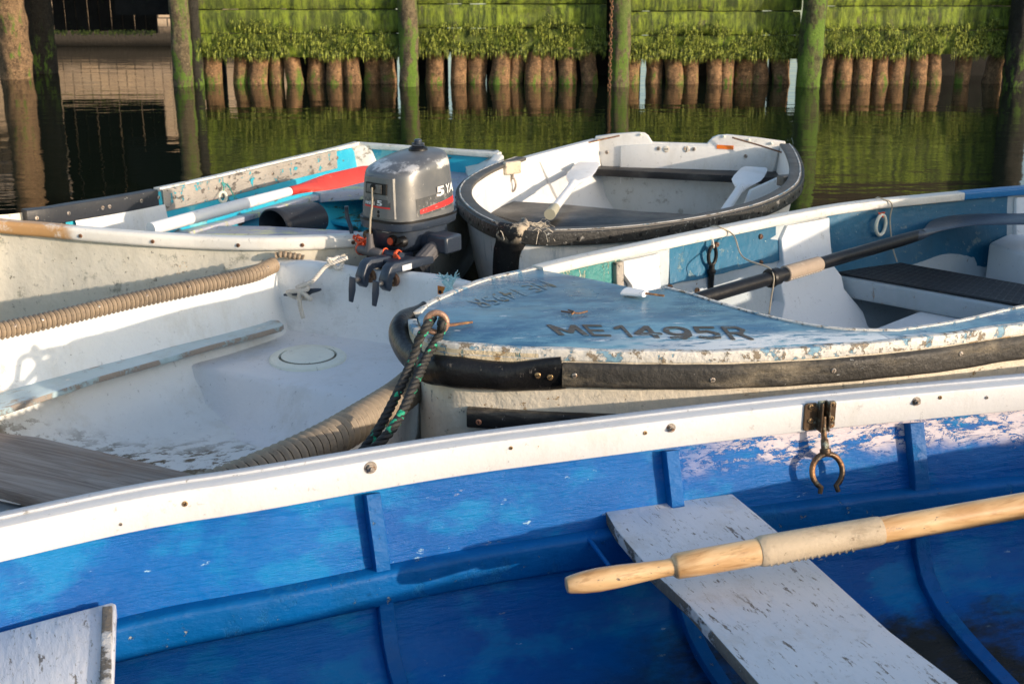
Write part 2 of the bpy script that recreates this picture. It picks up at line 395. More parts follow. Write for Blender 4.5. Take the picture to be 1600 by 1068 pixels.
m_navy = paint('dark_navy_casting', (.03, .042, .065), .12, [((.3, .3, .3), 70, .7, .73)], .35, 60, .15)
m_blackp = paint('black_plastic', (.008, .008, .009), .1, [], .4, 60, .15)
m_gripgrey = paint('grey_rubber_grip', (.10, .095, .10), .1, [], .6, 60, .2)
m_strap = paint('orange_red_strap', (.75, .10, .03), .15, [], .6, 150, .3)
m_decalred = paint('red_stripe_decal', (.70, .03, .03), .1, [((.45, .4, .4), 40, .6, .66)], .4, 40, .1)
m_decaldark = paint('dark_decal', (.07, .075, .08), .1, [((.2, .2, .2), 30, .55, .62)], .4, 40, .1)
m_decalwhite = paint('white_decal', (.75, .75, .75), .03, [((.3, .3, .3), 90, .63, .67)], .4, 40, .1)
m_cord = paint('tan_cord', (.42, .37, .29), .1, [], .8, 300, .3)
def _rope(name, a, b, fleck=None, lo=.6):
    m = M(name)
    col = m.mix(m.noise(60, 5), a, b)
    if fleck: col = m.mix(m.ramp(m.noise(48, 2, .4, (1, 1, 1)), lo, lo+.02), col, fleck)
    return m.done(col, .7, m.bump(m.noise(220, 3, .6, (1, 1, 1)), .5, .002))
m_ropeblack = _rope('black_green_rope', (.010, .011, .011), (.035, .035, .035), (.01, .32, .18), .62)
m_ropewhite = _rope('white_rope', (.55, .50, .43), (.75, .71, .64))
m_ropecyan = _rope('pale_cyan_rope', (.25, .55, .62), (.55, .75, .78))
m_ropegreen = _rope('green_string', (.02, .35, .22), (.03, .45, .3))
m_ring = paint('yellowed_white_ring', (.74, .72, .60), .04, [], .4, 60, .1)

# ================================================================ water
def _water():
    m = M('harbour_water')
    n1 = m.noise(1.3, 3, .5, (1.0, 2.6, 1)); n2 = m.noise(7, 3, .5, (.8, 2.2, 1)); 
    b = m.bump(n1, .10, .06); b = m.bump(n2, .05, .012, b)
    return m.done((.006, .010, .006), .012, b, 0, IOR=1.38)
m_water = _water()
g = G(); n = 2
g.add([V(-160, -60, 0), V(160, -60, 0), V(160, 240, 0), V(-160, 240, 0)], [(0, 1, 2, 3)])
o = part('water', g, m_water, smooth=False); tag(o, None, None, kind='structure')
g = G(); g.add([V(-600, -300, -2.2), V(600, -300, -2.2), V(600, 900, -2.2), V(-600, 900, -2.2)], [(0, 1, 2, 3)])
m_bed = paint('harbour_mud', (.07, .06, .045), .2, [], .9, 3, .5)
o = part('ground', g, m_bed, smooth=False); tag(o, None, None, kind='structure')
# ================================================================ harbour wall and piles
YW = 13.9
def zr(py, y=YW): return Y(800, py, y).z
def xr(px, y=YW, py=90): return Y(px, py, y).x
def _algae(name, cover):
    m = M(name)
    st = (1, 1, .16)
    wood = m.mix(m.noise(9, 8, .7, (.3, 1, 4)), (.045, .04, .028), (.12, .10, .07))
    gr = m.mix(m.ramp(m.noise(16, 8, .75, st), .38, .66), (.025, .048, .004), (.27, .36, .028))
    gr = m.mix(m.ramp(m.noise(2.2, 4, .6), .4, .7, 0, .6), gr, (.075, .10, .012))
    f = m.ramp(m.noise(7, 9, .75, (1, 1, .35)), cover-.05, cover+.06)
    f = m.math('MULTIPLY', f, m.ramp(m.noise(30, 7, .75, st), .30, .44))
    col = m.mix(f, wood, gr)
    b = m.bump(m.noise(22, 8, .75, st), .8, .02)
    return m.done(col, .75, b)
m_algae = _algae('algae_covered_boards', .37)
m_blade = M('bright_seaweed')
def _bl():
    m = m_blade
    col = m.mix(m.ramp(m.noise(26, 7, .75), .40, .66), (.02, .038, .003), (.42, .48, .08))
    m.b.inputs['Subsurface Weight'].default_value = 0
    return m.done(col, .55)
m_blade = _bl()
m_browntimber = _gw('dark_brown_timber', (.035, .024, .014), (.07, .05, .03), (.06, .06, .02), 0, (.3, 2, 5))
m_black = paint('tarred_black_board', (.006, .006, .006), .2, [((.02, .03, .01), 12, .62, .7)], .8, 20, .3)
def _pile(name, tone, gz0, gz1, ga):
    m = M(name)
    a = m.noise(16, 10, .8); sp = m.noise(55, 6, .75)
    col = m.mix(m.ramp(a, .35, .68), tuple(c*.22 for c in tone), tone)
    col = m.mix(m.ramp(sp, .55, .68), col, tuple(min(1, c*1.7) for c in tone))
    col = m.mix(m.ramp(sp, .42, .36), col, (.03, .02, .014))
    z = m.ramp(m.math('ADD', m.axis(2), m.math('MULTIPLY', m.math('SUBTRACT', m.noise(9, 6, .7), .5), .5)), gz1, gz0)
    f = m.math('MULTIPLY', z, m.ramp(m.noise(8, 8, .75, (1, 1, .4)), ga, ga+.06))
    col = m.mix(f, col, m.mix(m.noise(40, 5), (.04, .10, .008), (.16, .27, .03)))
    return m.done(col, .8, m.bump(m.noise(34, 8, .75), .9, .03))
m_barn = _pile('barnacled_brown_wood', (.40, .235, .12), .02, .16, .50)
m_tan = _pile('tan_mossy_wood', (.20, .16, .095), .1, 1.8, .48)
m_mossy = _pile('mossy_wood', (.12, .13, .05), 3, 4, .46)
m_darkpile = _pile('dark_wet_wood', (.035, .032, .025), .1, .6, .5)
m_brownpile = _pile('brown_barnacle_wood', (.34, .22, .12), .3, 1.4, .56)

bays = [(312, 624, 'between the free tan pile and the pile behind the outboard motor', .0),
        (650, 947, 'between the second and third tall piles', .05),
        (984, 1248, 'with a rusty chain hanging at its left end', -.02),
        (1286, 1580, 'at the far right of the wall', .03)]
zb, z1, z2 = zr(90), zr(52), zr(14)
ordn = ['first', 'second', 'third', 'fourth', 'fifth', 'sixth', 'seventh', 'eighth', 'ninth', 'tenth', 'eleventh', 'twelfth']
for bi, (a, b, desc, dz) in enumerate(bays):
    xa, xb = xr(a), xr(b); yb = YW + (.0, .06, .02, .05)[bi]
    t = thing('timber_wall', ['green algae-covered board wall bay ', 'green algae-covered board wall bay ', 'algae-covered board wall bay ', 'green algae-covered board wall bay '][bi]+desc, 'harbour wall', (.5*(xa+xb), yb, zb), 'board wall bays behind the boats')
    g = G(); rnd = random.Random(bi)
    for (za, zc) in ((zb+dz, z1+dz-.012), (z1+dz, z2+dz-.012), (z2+dz, 1.08)):
        nx = 40; yy = yb+rnd.uniform(-.012, .012)
        rows = []
        for k in range(7):
            f = k/6; zz = lerp(za, zc, f); edge = .02 if k in (0, 6) else 0
            rows.append([V(lerp(xa, xb, i/nx), yy+edge+mnoise.noise(V(i*.3, k*.9, bi*9+za))*.02, zz+(mnoise.noise(V(i*.35, za*7, 3))*.008 if k in (0, 6) else 0)) for i in range(nx+1)])
        g.grid([[p+V(0, .09, 0) for p in rows[0]]]+rows+[[p+V(0, .09, 0) for p in rows[-1]]])
    part('board_panel', g, m_algae, t, angle=50)
    g = G()
    for k in range(4):
        z0 = 1.09+k*.3
        g.box(V(.5*(xa+xb), yb+.05, z0+.14), V((xb-xa)/2+.12, 0, 0), V(0, .05, 0), V(0, 0, .14))
    part('upper_board', g, m_browntimber, t, smooth=False)
    g = G(); rnd = random.Random(50+bi)
    for i in range(4600):
        x = rnd.uniform(xa-.01, xb+.01); u = rnd.random()
        dens = .5+.5*mnoise.noise(V(x*1.3, 7, bi))
        z = zb+dz*.5+.05*mnoise.noise(V(x*4, 1, bi))+.035*mnoise.noise(V(x*17, 5, bi))+.075+.30*u**2.0*(.4+.95*dens)
        if rnd.random() > .0+dens*1.25: continue
        if mnoise.noise(V(x*7, z*9, bi*5)) < -.08-.25*(1-u): continue
        L = rnd.uniform(.03, .13)*(1.1 if u < .3 else .75); wd = rnd.uniform(.0025, .0065); y0 = yb-.02-rnd.uniform(0, .05); ln = rnd.uniform(-.018, .018)
        tw = rnd.uniform(-.8, .8)
        dx, dy = wd*math.cos(tw), wd*math.sin(tw)
        g.add([V(x-dx*.5, y0-dy*.5+.02, z), V(x+dx*.5, y0+dy*.5+.02, z), V(x+dx+ln*.5, y0+dy-.01, z-L*.5), V(x-dx+ln*.5, y0-dy-.01, z-L*.5), V(x+ln, y0+.005, z-L)],
              [(0, 1, 2, 3), (3, 2, 4)])
    f_ = part('seaweed_fringe', g, m_blade, t, smooth=False); f_['kind'] = 'stuff'
def pilemesh(r, z0, z1_, sd, n=18, lean=0, wob=.02, taper=.06):
    g = G(); rows = []
    nz = max(6, int((z1_-z0)/.06))
    for k in range(nz+1):
        f = k/nz; z = lerp(z0, z1_, f); rr = r*(1+taper*(1-f)*2-taper)
        row = []
        for i in range(n):
            a = 2*math.pi*i/n
            q = rr*(1+.16*mnoise.noise(V(math.cos(a)*1.5+sd, math.sin(a)*1.5, z*4))+.10*mnoise.noise(V(math.cos(a)*4+sd, math.sin(a)*5, z*16)))
            row.append(V(q*math.cos(a)+lean*(z)+wob*mnoise.noise(V(sd, 3, z)), q*math.sin(a), z))
        rows.append(row)
    g.grid(rows, cyc=True); g.add(rows[-1], [list(range(n))])
    return g
def moved(g, d):
    g.v = [v+d for v in g.v]; return g
# short barnacled piles standing in a row under the boards
rowpx = [[329, 369, 400, 428, 458, 488, 520, 549, 579, 606],
         [675, 714, 747, 777, 804, 829, 858, 885, 922],
         [989, 1027, 1058, 1084, 1118, 1140, 1168, 1193, 1224],
         [1300, 1322, 1348, 1378, 1409, 1440, 1468, 1508, 1560]]
bname = ['left bay', 'second bay', 'third bay', 'right-hand bay']
for bi, row in enumerate(rowpx):
    for k, px in enumerate(row):
        r = random.Random(bi*20+k); rad = r.uniform(.082, .108)
        if k == len(row)-1 and bi in (0,): rad = .1
        g = moved(pilemesh(rad, -.6, zb+.10, bi*20+k, 20, r.uniform(-.08, .08), .05), V(xr(px, YW, 120)+r.uniform(-.02, .02), YW+.16+r.uniform(-.04, .06), 0))
        o = part('barnacled_pile', g, m_barn, angle=60)
        tag(o, 'short barnacle-crusted pile under the mossy boards, %s from the left in the %s' % (ordn[k], bname[bi]), 'pile', 'short barnacled piles under the board wall')
# tall round piles
for px, r, y, mt, zt, lab in [
    (285, .105, 13.8, m_tan, 2.2, 'tall tan weathered pile standing free to the left of the green wall'),
    (638, .10, 13.82, m_tan, 2.2, 'tall mossy tan pile rising behind the outboard motor'),
    (968, .105, 13.8, m_tan, 2.2, 'tall tan pile beside the rusty hanging chain'),
    (1266, .125, 13.76, m_mossy, 2.2, 'tall pile covered in green moss from top to bottom'),
    (1592, .15, 13.8, m_darkpile, 2.2, 'tall dark pile closing the right end of the board wall'),
    (68, .15, 15.2, m_darkpile, 2.4, 'tall black wet pile beside the hanging slatted screen'),
    (24, .165, 14.6, m_brownpile, 2.4, 'thick brown barnacled pile at the far left edge'),
    (308, .06, 13.9, m_darkpile, 2.2, 'slim dark post at the left end of the green wall')]:
    g = moved(pilemesh(r, -.9, zt, px, 22), V(xr(px, y, 100), y, 0))
    o = part('mooring_pile', g, mt, angle=60); tag(o, lab, 'pile', 'tall piles along the harbour wall')
g = G(); x = xr(955, 13.6, 60)
for k in range(60):
    z = 2.0-k*.036
    ang = 0 if k % 2 else math.pi/2
    c = V(x+.004*math.sin(k), 13.66, z); ring = []
    for i in range(10):
        a = 2*math.pi*i/10; ring.append(c+V(math.cos(a)*.014*math.cos(ang), math.cos(a)*.014*math.sin(ang), math.sin(a)*.026))
    g.tube(ring+[ring[0]], .005, 6, caps=False)
o = part('chain', g, m_rust); tag(o, 'rusty chain hanging down beside the third tall pile', 'chain')
# hanging black slatted screen on the left
x0, x1 = xr(84, 16, 30), xr(246, 16, 30); nsl = 9; wsl = (x1-x0)/nsl
t = thing('slatted_screen', 'black vertical board screen hanging above the water at the left', 'screen', ((x0+x1)/2, 16, .3))
g = G()
for k in range(nsl):
    zb_ = zr(50, 16)+.015*math.sin(k*2.1)
    g.box(V(x0+wsl*(k+.5), 16+.01*(k % 2), (zb_+2.4)/2), V(wsl/2-.006, 0, 0), V(0, .02, 0), V(0, 0, (2.4-zb_)/2))
part('slat_panel', g, m_black, t, smooth=False)
g = G(); rnd = random.Random(3)
for i in range(200):
    x = rnd.uniform(x0, x1); z = zr(50, 16)+rnd.uniform(-.01, .03)
    g.add([V(x-.012, 15.96, z), V(x+.012, 15.96, z), V(x+rnd.uniform(-.01, .01), 15.95, z-rnd.uniform(.02, .06))], [(0, 1, 2)])
f_ = part('seaweed_fringe', g, m_blade, t, smooth=False); f_['kind'] = 'stuff'
# stone seawall behind
def _stone():
    m = M('tan_stone_blocks')
    k = m.n('TexBrick'); m.put(k.inputs['Vector'], None)
    mp = m.n('Mapping'); m.put(mp.inputs[0], m.pos); mp.inputs['Rotation'].default_value = (math.pi/2, 0, 0)
    m.put(k.inputs['Vector'], mp.outputs[0]); k.inputs['Scale'].default_value = 1.9; k.inputs['Mortar Size'].default_value = .02
    k.inputs['Color1'].default_value = (.85, .64, .43, 1); k.inputs['Color2'].default_value = (.60, .48, .36, 1); k.inputs['Mortar'].default_value = (.13, .11, .09, 1)
    col = m.mix(m.ramp(m.noise(5, 8, .75, (.4, 1, 1.8)), .50, .60, 0, .8), k.outputs[0], (.40, .31, .24))
    zz = m.math('ADD', m.axis(2), m.math('MULTIPLY', m.math('SUBTRACT', m.noise(3, 6), .5), .25))
    col = m.mix(m.ramp(zz, .40, .18), col, (.055, .048, .040))
    return m.done(col, .85, m.bump(m.noise(20, 7), .6, .02))
g = G(); g.box(V(-9.2, 19.4, .75), V(6.6, 0, 0), V(0, .3, 0), V(0, 0, 1.9))
o = part('stone_seawall', g, _stone(), smooth=False, bev=.02); tag(o, 'tan stone block seawall standing behind the slatted screen', 'seawall')
# boarded pier deck over the left side and dark sheets behind the short piles
t = thing('pier', 'dark timber pier deck above the left end of the wall', 'pier', (-6.3, 16, 1.9))
g = G()
for k in range(16): g.box(V(-9.4, 14.0+k*.3, 2.25), V(5.9, 0, 0), V(0, .14, 0), V(0, 0, .04))
part('deck_board', g, m_browntimber, t, smooth=False)
g = G()
for yy in (14.1, 15.7, 17.8): g.box(V(-9.4, yy, 2.08), V(5.9, 0, 0), V(0, .08, 0), V(0, 0, .12))
part('beam', g, m_black, t, smooth=False)
g = G()
for k in range(3): g.box(V(xr(290)-.35+k*.0, 14.6+k*.25, .9+.45*k), V(.55, 0, 0), V(0, .04, 0), V(0, 0, .21))
part('brace', g, m_black, t, smooth=False)
g = G()
for a, b in ((318, 352), (378, 440), (452, 620), (650, 700), (722, 735), (760, 1001), (1013, 1186), (1202, 1234), (1300, 1576)):
    xa, xb = xr(a, 14.9), xr(b, 14.9)
    g.box(V((xa+xb)/2, 14.9, .4), V((xb-xa)/2, 0, 0), V(0, .03, 0), V(0, 0, .75))
o = part('backing_boards', g, m_black, smooth=False); tag(o, 'black timber backing seen in the gaps behind the short piles', 'timber backing')  # black sheets give the gaps the darkness found under the dock

# ================================================================ boats: hull builder
def hullsurf(Pf, Pn, prof, zfloor, half_n=6, jitter=.0, norm=False):
    """cross-sections between two gunwale lines. prof: (w inward, drop fraction 0..1)"""
    rows = []
    for i, (p, q) in enumerate(zip(Pf, Pn)):
        d = q-p; d.z = 0; wid = d.length; d.normalize(); half = wid/2; wm = max(a for a, _ in prof)
        k = 1 if wm < half*.85 else half*.85/wm
        dl, dr = (normal_of(Pf, i), normal_of(Pn, i)) if norm and i < len(Pf)*.85 else (d, d)
        L = [V(*(p+dl*(a*k)).xy, p.z-(p.z-zfloor)*f) for a, f in prof]
        Rr = [V(*(q-dr*(a*k)).xy, q.z-(q.z-zfloor)*f) for a, f in prof]
        mid = [L[-1].lerp(Rr[-1], j/(half_n)) for j in range(1, half_n)]
        row = L+mid+Rr[::-1]
        if jitter: row = [v+mnoise.noise_vector(v*5)*jitter for v in row]
        rows.append(row)
    return rows
def offs(path, d):
    out = []
    for i, p in enumerate(path):
        t = path[min(i+1, len(path)-1)]-path[max(i-1, 0)]; h = V(t.x, t.y, 0); h.normalize()
        out.append(p+V(h.y, -h.x, 0)*d)
    return out
def rrect(a0, a1, b0, b1, r, n=4):
    out = []
    for cx, cy, s0 in ((a1-r, b1-r, 0), (a0+r, b1-r, 90), (a0+r, b0+r, 180), (a1-r, b0+r, 270)):
        for k in range(n+1):
            t = R(s0+90*k/n); out.append((cx+r*math.cos(t), cy+r*math.sin(t)))
    return out
_screw = {}
def screw(parent, pos, normal, r=.006, mat=None, slot='cross', name='screw', h=.002):
    mat = mat or m_brassbright
    nrm = Vector(normal).normalized(); key = (round(r, 4), mat.name, slot)
    if key not in _screw:
        g = G(); n = 16
        prof = [(r, -.002), (r, h*.5), (r*.8, h), (0.0001, h*1.15)]
        rows = [[V(a*math.cos(2*math.pi*k/n), a*math.sin(2*math.pi*k/n), b) for k in range(n)] for a, b in prof]
        g.grid(rows, cyc=True); g.mi = 1
        ws = r*.13; zt = h*1.2
        g.box(V(0, 0, zt), V(r*.66, 0, 0), V(0, ws, 0), V(0, 0, .0003))
        if slot == 'cross': g.box(V(0, 0, zt+.0002), V(ws, 0, 0), V(0, r*.66, 0), V(0, 0, .0003))
        me = bpy.data.meshes.new('screw'); me.from_pydata(g.v, [], g.f)
        me.materials.append(mat); me.materials.append(m_blackp)
        for p, mi in zip(me.polygons, g.m): p.material_index = mi
        _screw[key] = me
    o = bpy.data.objects.new(name, _screw[key]); COL.objects.link(o); o.parent = parent
    o.rotation_euler = (nrm.to_track_quat('Z', 'Y') @ Matrix.Rotation(random.uniform(0, 3), 3, 'Z').to_quaternion()).to_euler()
    o.location = Vector(pos)-wloc(parent)
    return o
def normal_of(path, i, s=1):
    t = path[min(i+1, len(path)-1)]-path[max(i-1, 0)]; return V(t.y*s, -t.x*s, 0).normalized()
def at_px(path, px):
    """point and inward normal of a world path nearest to image column px"""
    best = None
    for i, p in enumerate(path):
        d = p.y*_c-(p.z-CAMZ)*_s
        x = 800+FPX*p.x/d
        if best is None or abs(x-px) < best[0]: best = (abs(x-px), i)
    return path[best[1]].copy(), normal_of(path, best[1])

# ================================================================ blue rowing boat in the foreground
ZE = .55
farE = spline([V(-1.75, 1.10, .60), V(-1.30, 1.67, .57)]+ZL(ZE, (0, 813), (225, 766), (397, 740), (683, 693), (900, 665), (1250, 624), (1600, 592))+[V(1.75, 2.83, .57), V(2.3, 2.80, .61), V(2.85, 2.55, .67)], 90)
nearE = spline([V(-1.15, .35, .62), V(-.60, .70, .61), V(0, .98, .62), (.5, 1.12, .63), (1.0, 1.26, .65), (1.5, 1.45, .68), (2.1, 1.75, .72), (2.86, 2.53, .72)], 90)
boatE = thing('rowing_boat', 'blue-painted rowing boat with white gunwale strip in the foreground', 'boat', (.6, 1.8, -.05), 'small boats moored together')
profE = [(.004, .0), (.010, .10), (.018, .16), (.038, .27), (.062, .41), (.072, .54), (.090, .70), (.13, .83), (.21, .92), (.34, .97), (.5, 1)]
lowE = lambda path: [p-V(0, 0, .022) for p in path]
rows = hullsurf(lowE(farE), lowE(nearE), profE, .06, 8, .0, True)
# subdivide across for smooth shading
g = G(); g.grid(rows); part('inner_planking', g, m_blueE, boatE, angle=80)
outer = [(-.022, -.01), (-.012, .2), (.02, .5), (.07, .8), (.18, 1.0), (.45, 1.12)]
g = G(); g.grid(hullsurf(lowE(farE), lowE(nearE), outer, -.04, 4)); part('hull', g, paint('blue_hull_outside', (.01, .1, .36), .1, [((.4, .42, .4), 12, .64, .7)], .4, 40, .3), boatE, angle=80)
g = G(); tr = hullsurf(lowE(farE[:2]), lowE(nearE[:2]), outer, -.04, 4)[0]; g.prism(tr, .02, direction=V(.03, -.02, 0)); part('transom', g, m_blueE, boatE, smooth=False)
for nm, path, sg in (('gunwale', farE, 1), ('gunwale', nearE, -1)):
    g = G()
    pr = [(sg*a, b) for a, b in rrect(-.030, .024, -.066, -.003, .003, 2)]
    if sg < 0: pr = pr[::-1]
    g.sweep(path, pr)
    gw = part(nm, g, m_whiteE, boatE, angle=50, label='white painted far gunwale strip' if sg > 0 else None)
    if sg > 0: gunE = gw
    # thin metal lip on the outer top edge
    g = G(); g.sweep([p+V(0, 0, -.0015) for p in path], [(sg*a, b) for a, b in rrect(-.034, -.012, -.004, .0035, .002, 2)][::sg]); part('edge_trim', g, paint('grey_edge_metal', (.42, .45, .50), .05, [((.2, .2, .2), 50, .66, .7)], .4, 60, .2), boatE, angle=50)
for px, dz, r, kind in ((283, -.028, .0055, 's'), (572, -.016, .010, 'b'), (810, -.020, .004, 's'), (992, -.024, .0045, 's'), (1035, -.020, .008, 'b'), (1417, -.020, .008, 'b'), (1453, -.016, .0045, 's'), (1538, -.026, .004, 'd'), (206, -.045, .003, 'd')):
    p, n_ = at_px(farE, px); q = p+n_*.0245+V(0, 0, dz)
    if kind == 'b':
        g = G(); g.tube([q-n_*.001, q+n_*.0015], r*1.25, 16); g.tube([q, q+n_*.007], r*.85, 6); g.tube([q, q+n_*.012], r*.42, 10)
        part('bolt', g, m_steel, gunE, bev=.0006, angle=30)
    elif kind == 's': screw(gunE, q, n_, r, m_brassbright)
    else: screw(gunE, q, n_, r, m_steel)
# joint in the strip
p, n_ = at_px(farE, 1437)
# stringer (riser) along the inside
def wall_at(path, i, nearp, wv, z):
    d = normal_of(path, i, 1 if path is farE else -1) if i < 76 else (nearp[i]-path[i]).normalized(); q = path[i]+d*wv; return V(q.x, q.y, z)
for far_, near_, sg in ((farE, nearE, 1), (nearE, farE, -1)):
    ln = [wall_at(far_, i, near_, .065, far_[i].z-.212) for i in range(2, 84)]
    pr = [(sg*a, b) for a, b in rrect(-.02, .030, -.068, .004, .011, 3)][::sg]
    g = G(); g.sweep(ln, pr); part('stringer', g, m_blueframe, boatE, angle=60)
# ribs
def nearest_i(path, px):
    best = None
    for i, p in enumerate(path):
        d = p.y*_c-(p.z-CAMZ)*_s; x = 800+FPX*p.x/d
        if best is None or abs(x-px) < best[0]: best = (abs(x-px), i)
    return best[1]
def rib(parent, far_, near_, i, prof, zf, wd=.032, dp=.018, mat=None, tmax=None, name='rib'):
    d = near_[i]-far_[i]; d.z = 0; half = d.length/2; d = normal_of(far_, i, 1 if far_ is farE else -1)
    pts = [V(*(far_[i]+d*a).xy, far_[i].z-(far_[i].z-zf)*f) for a, f in prof]
    if tmax: pts.append(V(*(far_[i]+d*(half*tmax)).xy, zf+.004))
    pts = spline(pts, 22)
    ax = V(-d.y, d.x, 0)
    g = G(); rws = []
    for k, p in enumerate(pts):
        t = pts[min(k+1, len(pts)-1)]-pts[max(k-1, 0)]; t.normalize(); nn = t.cross(ax); nn.normalize()
        if nn.dot(V(d.x, d.y, .6)) < 0: nn = -nn
        rws.append([p-nn*.006+ax*wd/2*s1+nn*(0 if s2 < 0 else dp) for s1, s2 in ((-1, -1), (1, -1))]+
                   [p+ax*wd/2*.99+nn*dp*.90, p+ax*wd/2*.90+nn*dp, p-ax*wd/2*.90+nn*dp, p-ax*wd/2*.99+nn*dp*.90])
    g.grid(rws, cyc=True); g.add(rws[0], [list(range(6))]); g.add(rws[-1], [list(range(6))])
    return part(name, g, mat, parent, angle=25)
pribE = [(.017, .150), (.020, .175)]+profE[3:]
for i in sorted(set([nearest_i(farE, p) for p in (572, 1032, 1418)]+[nearest_i(farE, 100)-4, 66, 74])):
    rib(boatE, farE, nearE, i, pribE, .06, mat=m_blueframe, tmax=.98, wd=.030 if i != nearest_i(farE, 1418) else .036, dp=.020)
for i in (20, 32, 44, 56, 68): rib(boatE, nearE, farE, i, pribE, .06, mat=m_blueframe, tmax=.9)
# bottom boards + dark bilge
# thwarts: the near white one
ZT = .372
T = ZL(ZT, (944, 795), (1000, 773), (1030, 770), (1040, 785), (1062, 782), (1056, 768), (1090, 762), (1130, 759), (1180, 800), (1258, 866), (1390, 985), (1500, 1068))
d_ = (T[-1]-T[-3]).normalized(); far_end = T[-1]+d_*.60
Lf = ZL(ZT, (1186, 1068), (1077, 945), (1012, 885), (962, 826)); dl = (Lf[0]-Lf[1]).normalized()
poly = T+[far_end, Lf[0]+dl*.62]+Lf
g = G(); g.mi = 0; n = len(poly); a = [Vector(p) for p in poly]; b = [p-V(0, 0, .026) for p in a]
g.add(a, [list(range(n))]); g.mi = 1; g.add(b, [list(range(n))[::-1]]); g.add(a+b, [[i, i+n, (i+1) % n+n, (i+1) % n] for i in range(n)])
th = part('thwart', g, [m_thwE, m_rawedge], boatE, smooth=False, bev=.003, weld=True, label='white plank thwart, paint chipped to bare wood along its edge')
# second thwart at the left with a metal-worn edge batten
poly = ZL(.385, (-180, 1035), (90, 962), (175, 940), (181, 943), (176, 1068), (172, 1180), (-250, 1300))
g = G(); g.prism(poly, .024); th2 = part('thwart', g, m_thwE, boatE, smooth=False, bev=.003, label='white thwart with a worn batten along its edge, cut by the frame')
g = G(); e = ZL(.385, (168, 952), (167, 1000), (165, 1068), (160, 1180)); g.sweep([p+V(0, 0, .003) for p in e], rrect(-.0085, .0085, -.008, .004, .002, 2)); part('edge_batten', g, m_rawedge, th2)
# small bent hook under the stringer
g = G(); g.tube(spline([Z(912, 835, .34), Z(925, 848, .335), Z(940, 868, .33), Z(952, 884, .325)], 14), .0045, 8); part('hook', g, m_blueframe, boatE)
# rowlock socket plates
p0, n0 = at_px(farE, 1278); tdir = V(-n0.y, n0.x, 0).normalized()
if tdir.x < 0: tdir = -tdir
base = p0+n0*.026+V(0, 0, -.018)
sock = G()
for sgn, cx in ((-1, -.0245), (1, .0235)):
    wd = .0155 if sgn < 0 else .0115
    pts2 = rrect(-wd, wd, -.044, .018, .006, 3)
    top = [base+tdir*(cx+a)+V(0, 0, b)+n0*.003 for a, b in pts2]
    sock.prism(top, .003, direction=-n0*.006)
sock.box(base+tdir*(-.0075)+n0*.011+V(0, 0, -.011), tdir*.002, n0*.011, V(0, 0, .033))
sock.box(base+tdir*(.0105)+n0*.011+V(0, 0, -.011), tdir*.002, n0*.011, V(0, 0, .033))
sock.box(base+tdir*(.001)+n0*.002+V(0, 0, -.009), tdir*.007, n0*.002, V(0, 0, .031))
sk = part('rowlock_socket', sock, m_brass, boatE, bev=.0012)
for a, b in ((-.026, .011), (-.025, -.021), (.024, .012), (.0245, -.021)):
    screw(sk, base+tdir*a+V(0, 0, b)+n0*.0035, n0, .0062, m_brassbright, h=.003)
# white packing block behind the socket
g = G(); g.prism([base+tdir*a+V(0, 0, b)-n0*.0035 for a, b in rrect(-.056, .052, -.049, .0, .012, 3)], 0, direction=-n0*.015); part('packing_block', g, m_whiteE, gunE, bev=.002)
# the rowlock hanging upside down from the socket
g = G(); top = base+n0*.012+tdir*.001+V(0, 0, -.030)
DN = (V(0, 0, -1)+n0*.34).normalized()
top2 = top+DN*.060
g.tube([top+V(0, 0, .02), top+DN*.012, top+DN*.030, top+DN*.032, top+DN*.050, top+DN*.052, top2, top2+DN*.006], [.006, .006, .0065, .0085, .0088, .012, .0125, .010], 18)
cx = top2+DN*.040; pts = []; rr = []
for k in range(31):
    a = R(90+ (k-15)/15*150)
    rad = .036
    pts.append(cx+tdir*rad*math.cos(a)+DN*(-rad*1.04*math.sin(a))); e_ = 1-abs(k-15)/15
    rr.append((.0062, .0052+.0045*e_**2))
pts = [pts[0]+tdir*.004+DN*.014]+pts+[pts[-1]-tdir*.004+DN*.014]; rr = [(.005, .0045)]+rr+[(.005, .0045)]
g.tube(pts, rr, 12)
o = part('rowlock', g, m_brass, angle=50); tag(o, 'bronze horseshoe rowlock hanging upside down from the white gunwale', 'rowlock')
# the varnished oar
A, B_ = Z(884, 914, .405), Z(1600, 789, .475)
ax = (B_-A).normalized(); Lt = (B_-A).length
def on(px):  # distance along the oar for an image column
    best = min(range(0, 4000), key=lambda i: abs(px-(800+FPX*(A+ax*(i*.0004)).x/((A+ax*(i*.0004)).y*_c-((A+ax*(i*.0004)).z-CAMZ)*_s))))
    return best*.0004
s1, s2, s3 = on(1052), on(1187), on(1375)
oar = thing('oar', 'varnished ash oar with pale leather collar lying across the white thwart', 'oar', A, 'oars')
g = G()
hp = [(0, .008), (.0015, .0135), (.005, .0155), (.03, .0195), (.06, .0215), (.10, .0205), (s1*.72, .0175), (s1-.012, .0155), (s1-.002, .0165)]
g.tube([A+ax*a for a, _ in hp], [b for _, b in hp], 24)
part('grip', g, m_oar, oar, angle=40)
g = G(); hp = [(s1-.002, .0165), (s1+.001, .0205), (s1+.006, .0235), (s1+.05, .0245), (s2, .0250), (s3+.3, .0245), (1.5, .0235)]
g.tube([A+ax*a for a, _ in hp], [b for _, b in hp], 24); part('shaft', g, m_oar, oar, angle=40)
g = G(); pts = []; rr = []
for k in range(30):
    f = k/29; pts.append(A+ax*lerp(s2-.003, s3, f)); rr.append(.0288-.0016*f if 0 < k < 29 else .0262)
g.tube(pts, rr, 28)
side = ax.cross(V(0, 0, 1)).normalized(); 
if side.y > 0: side = -side
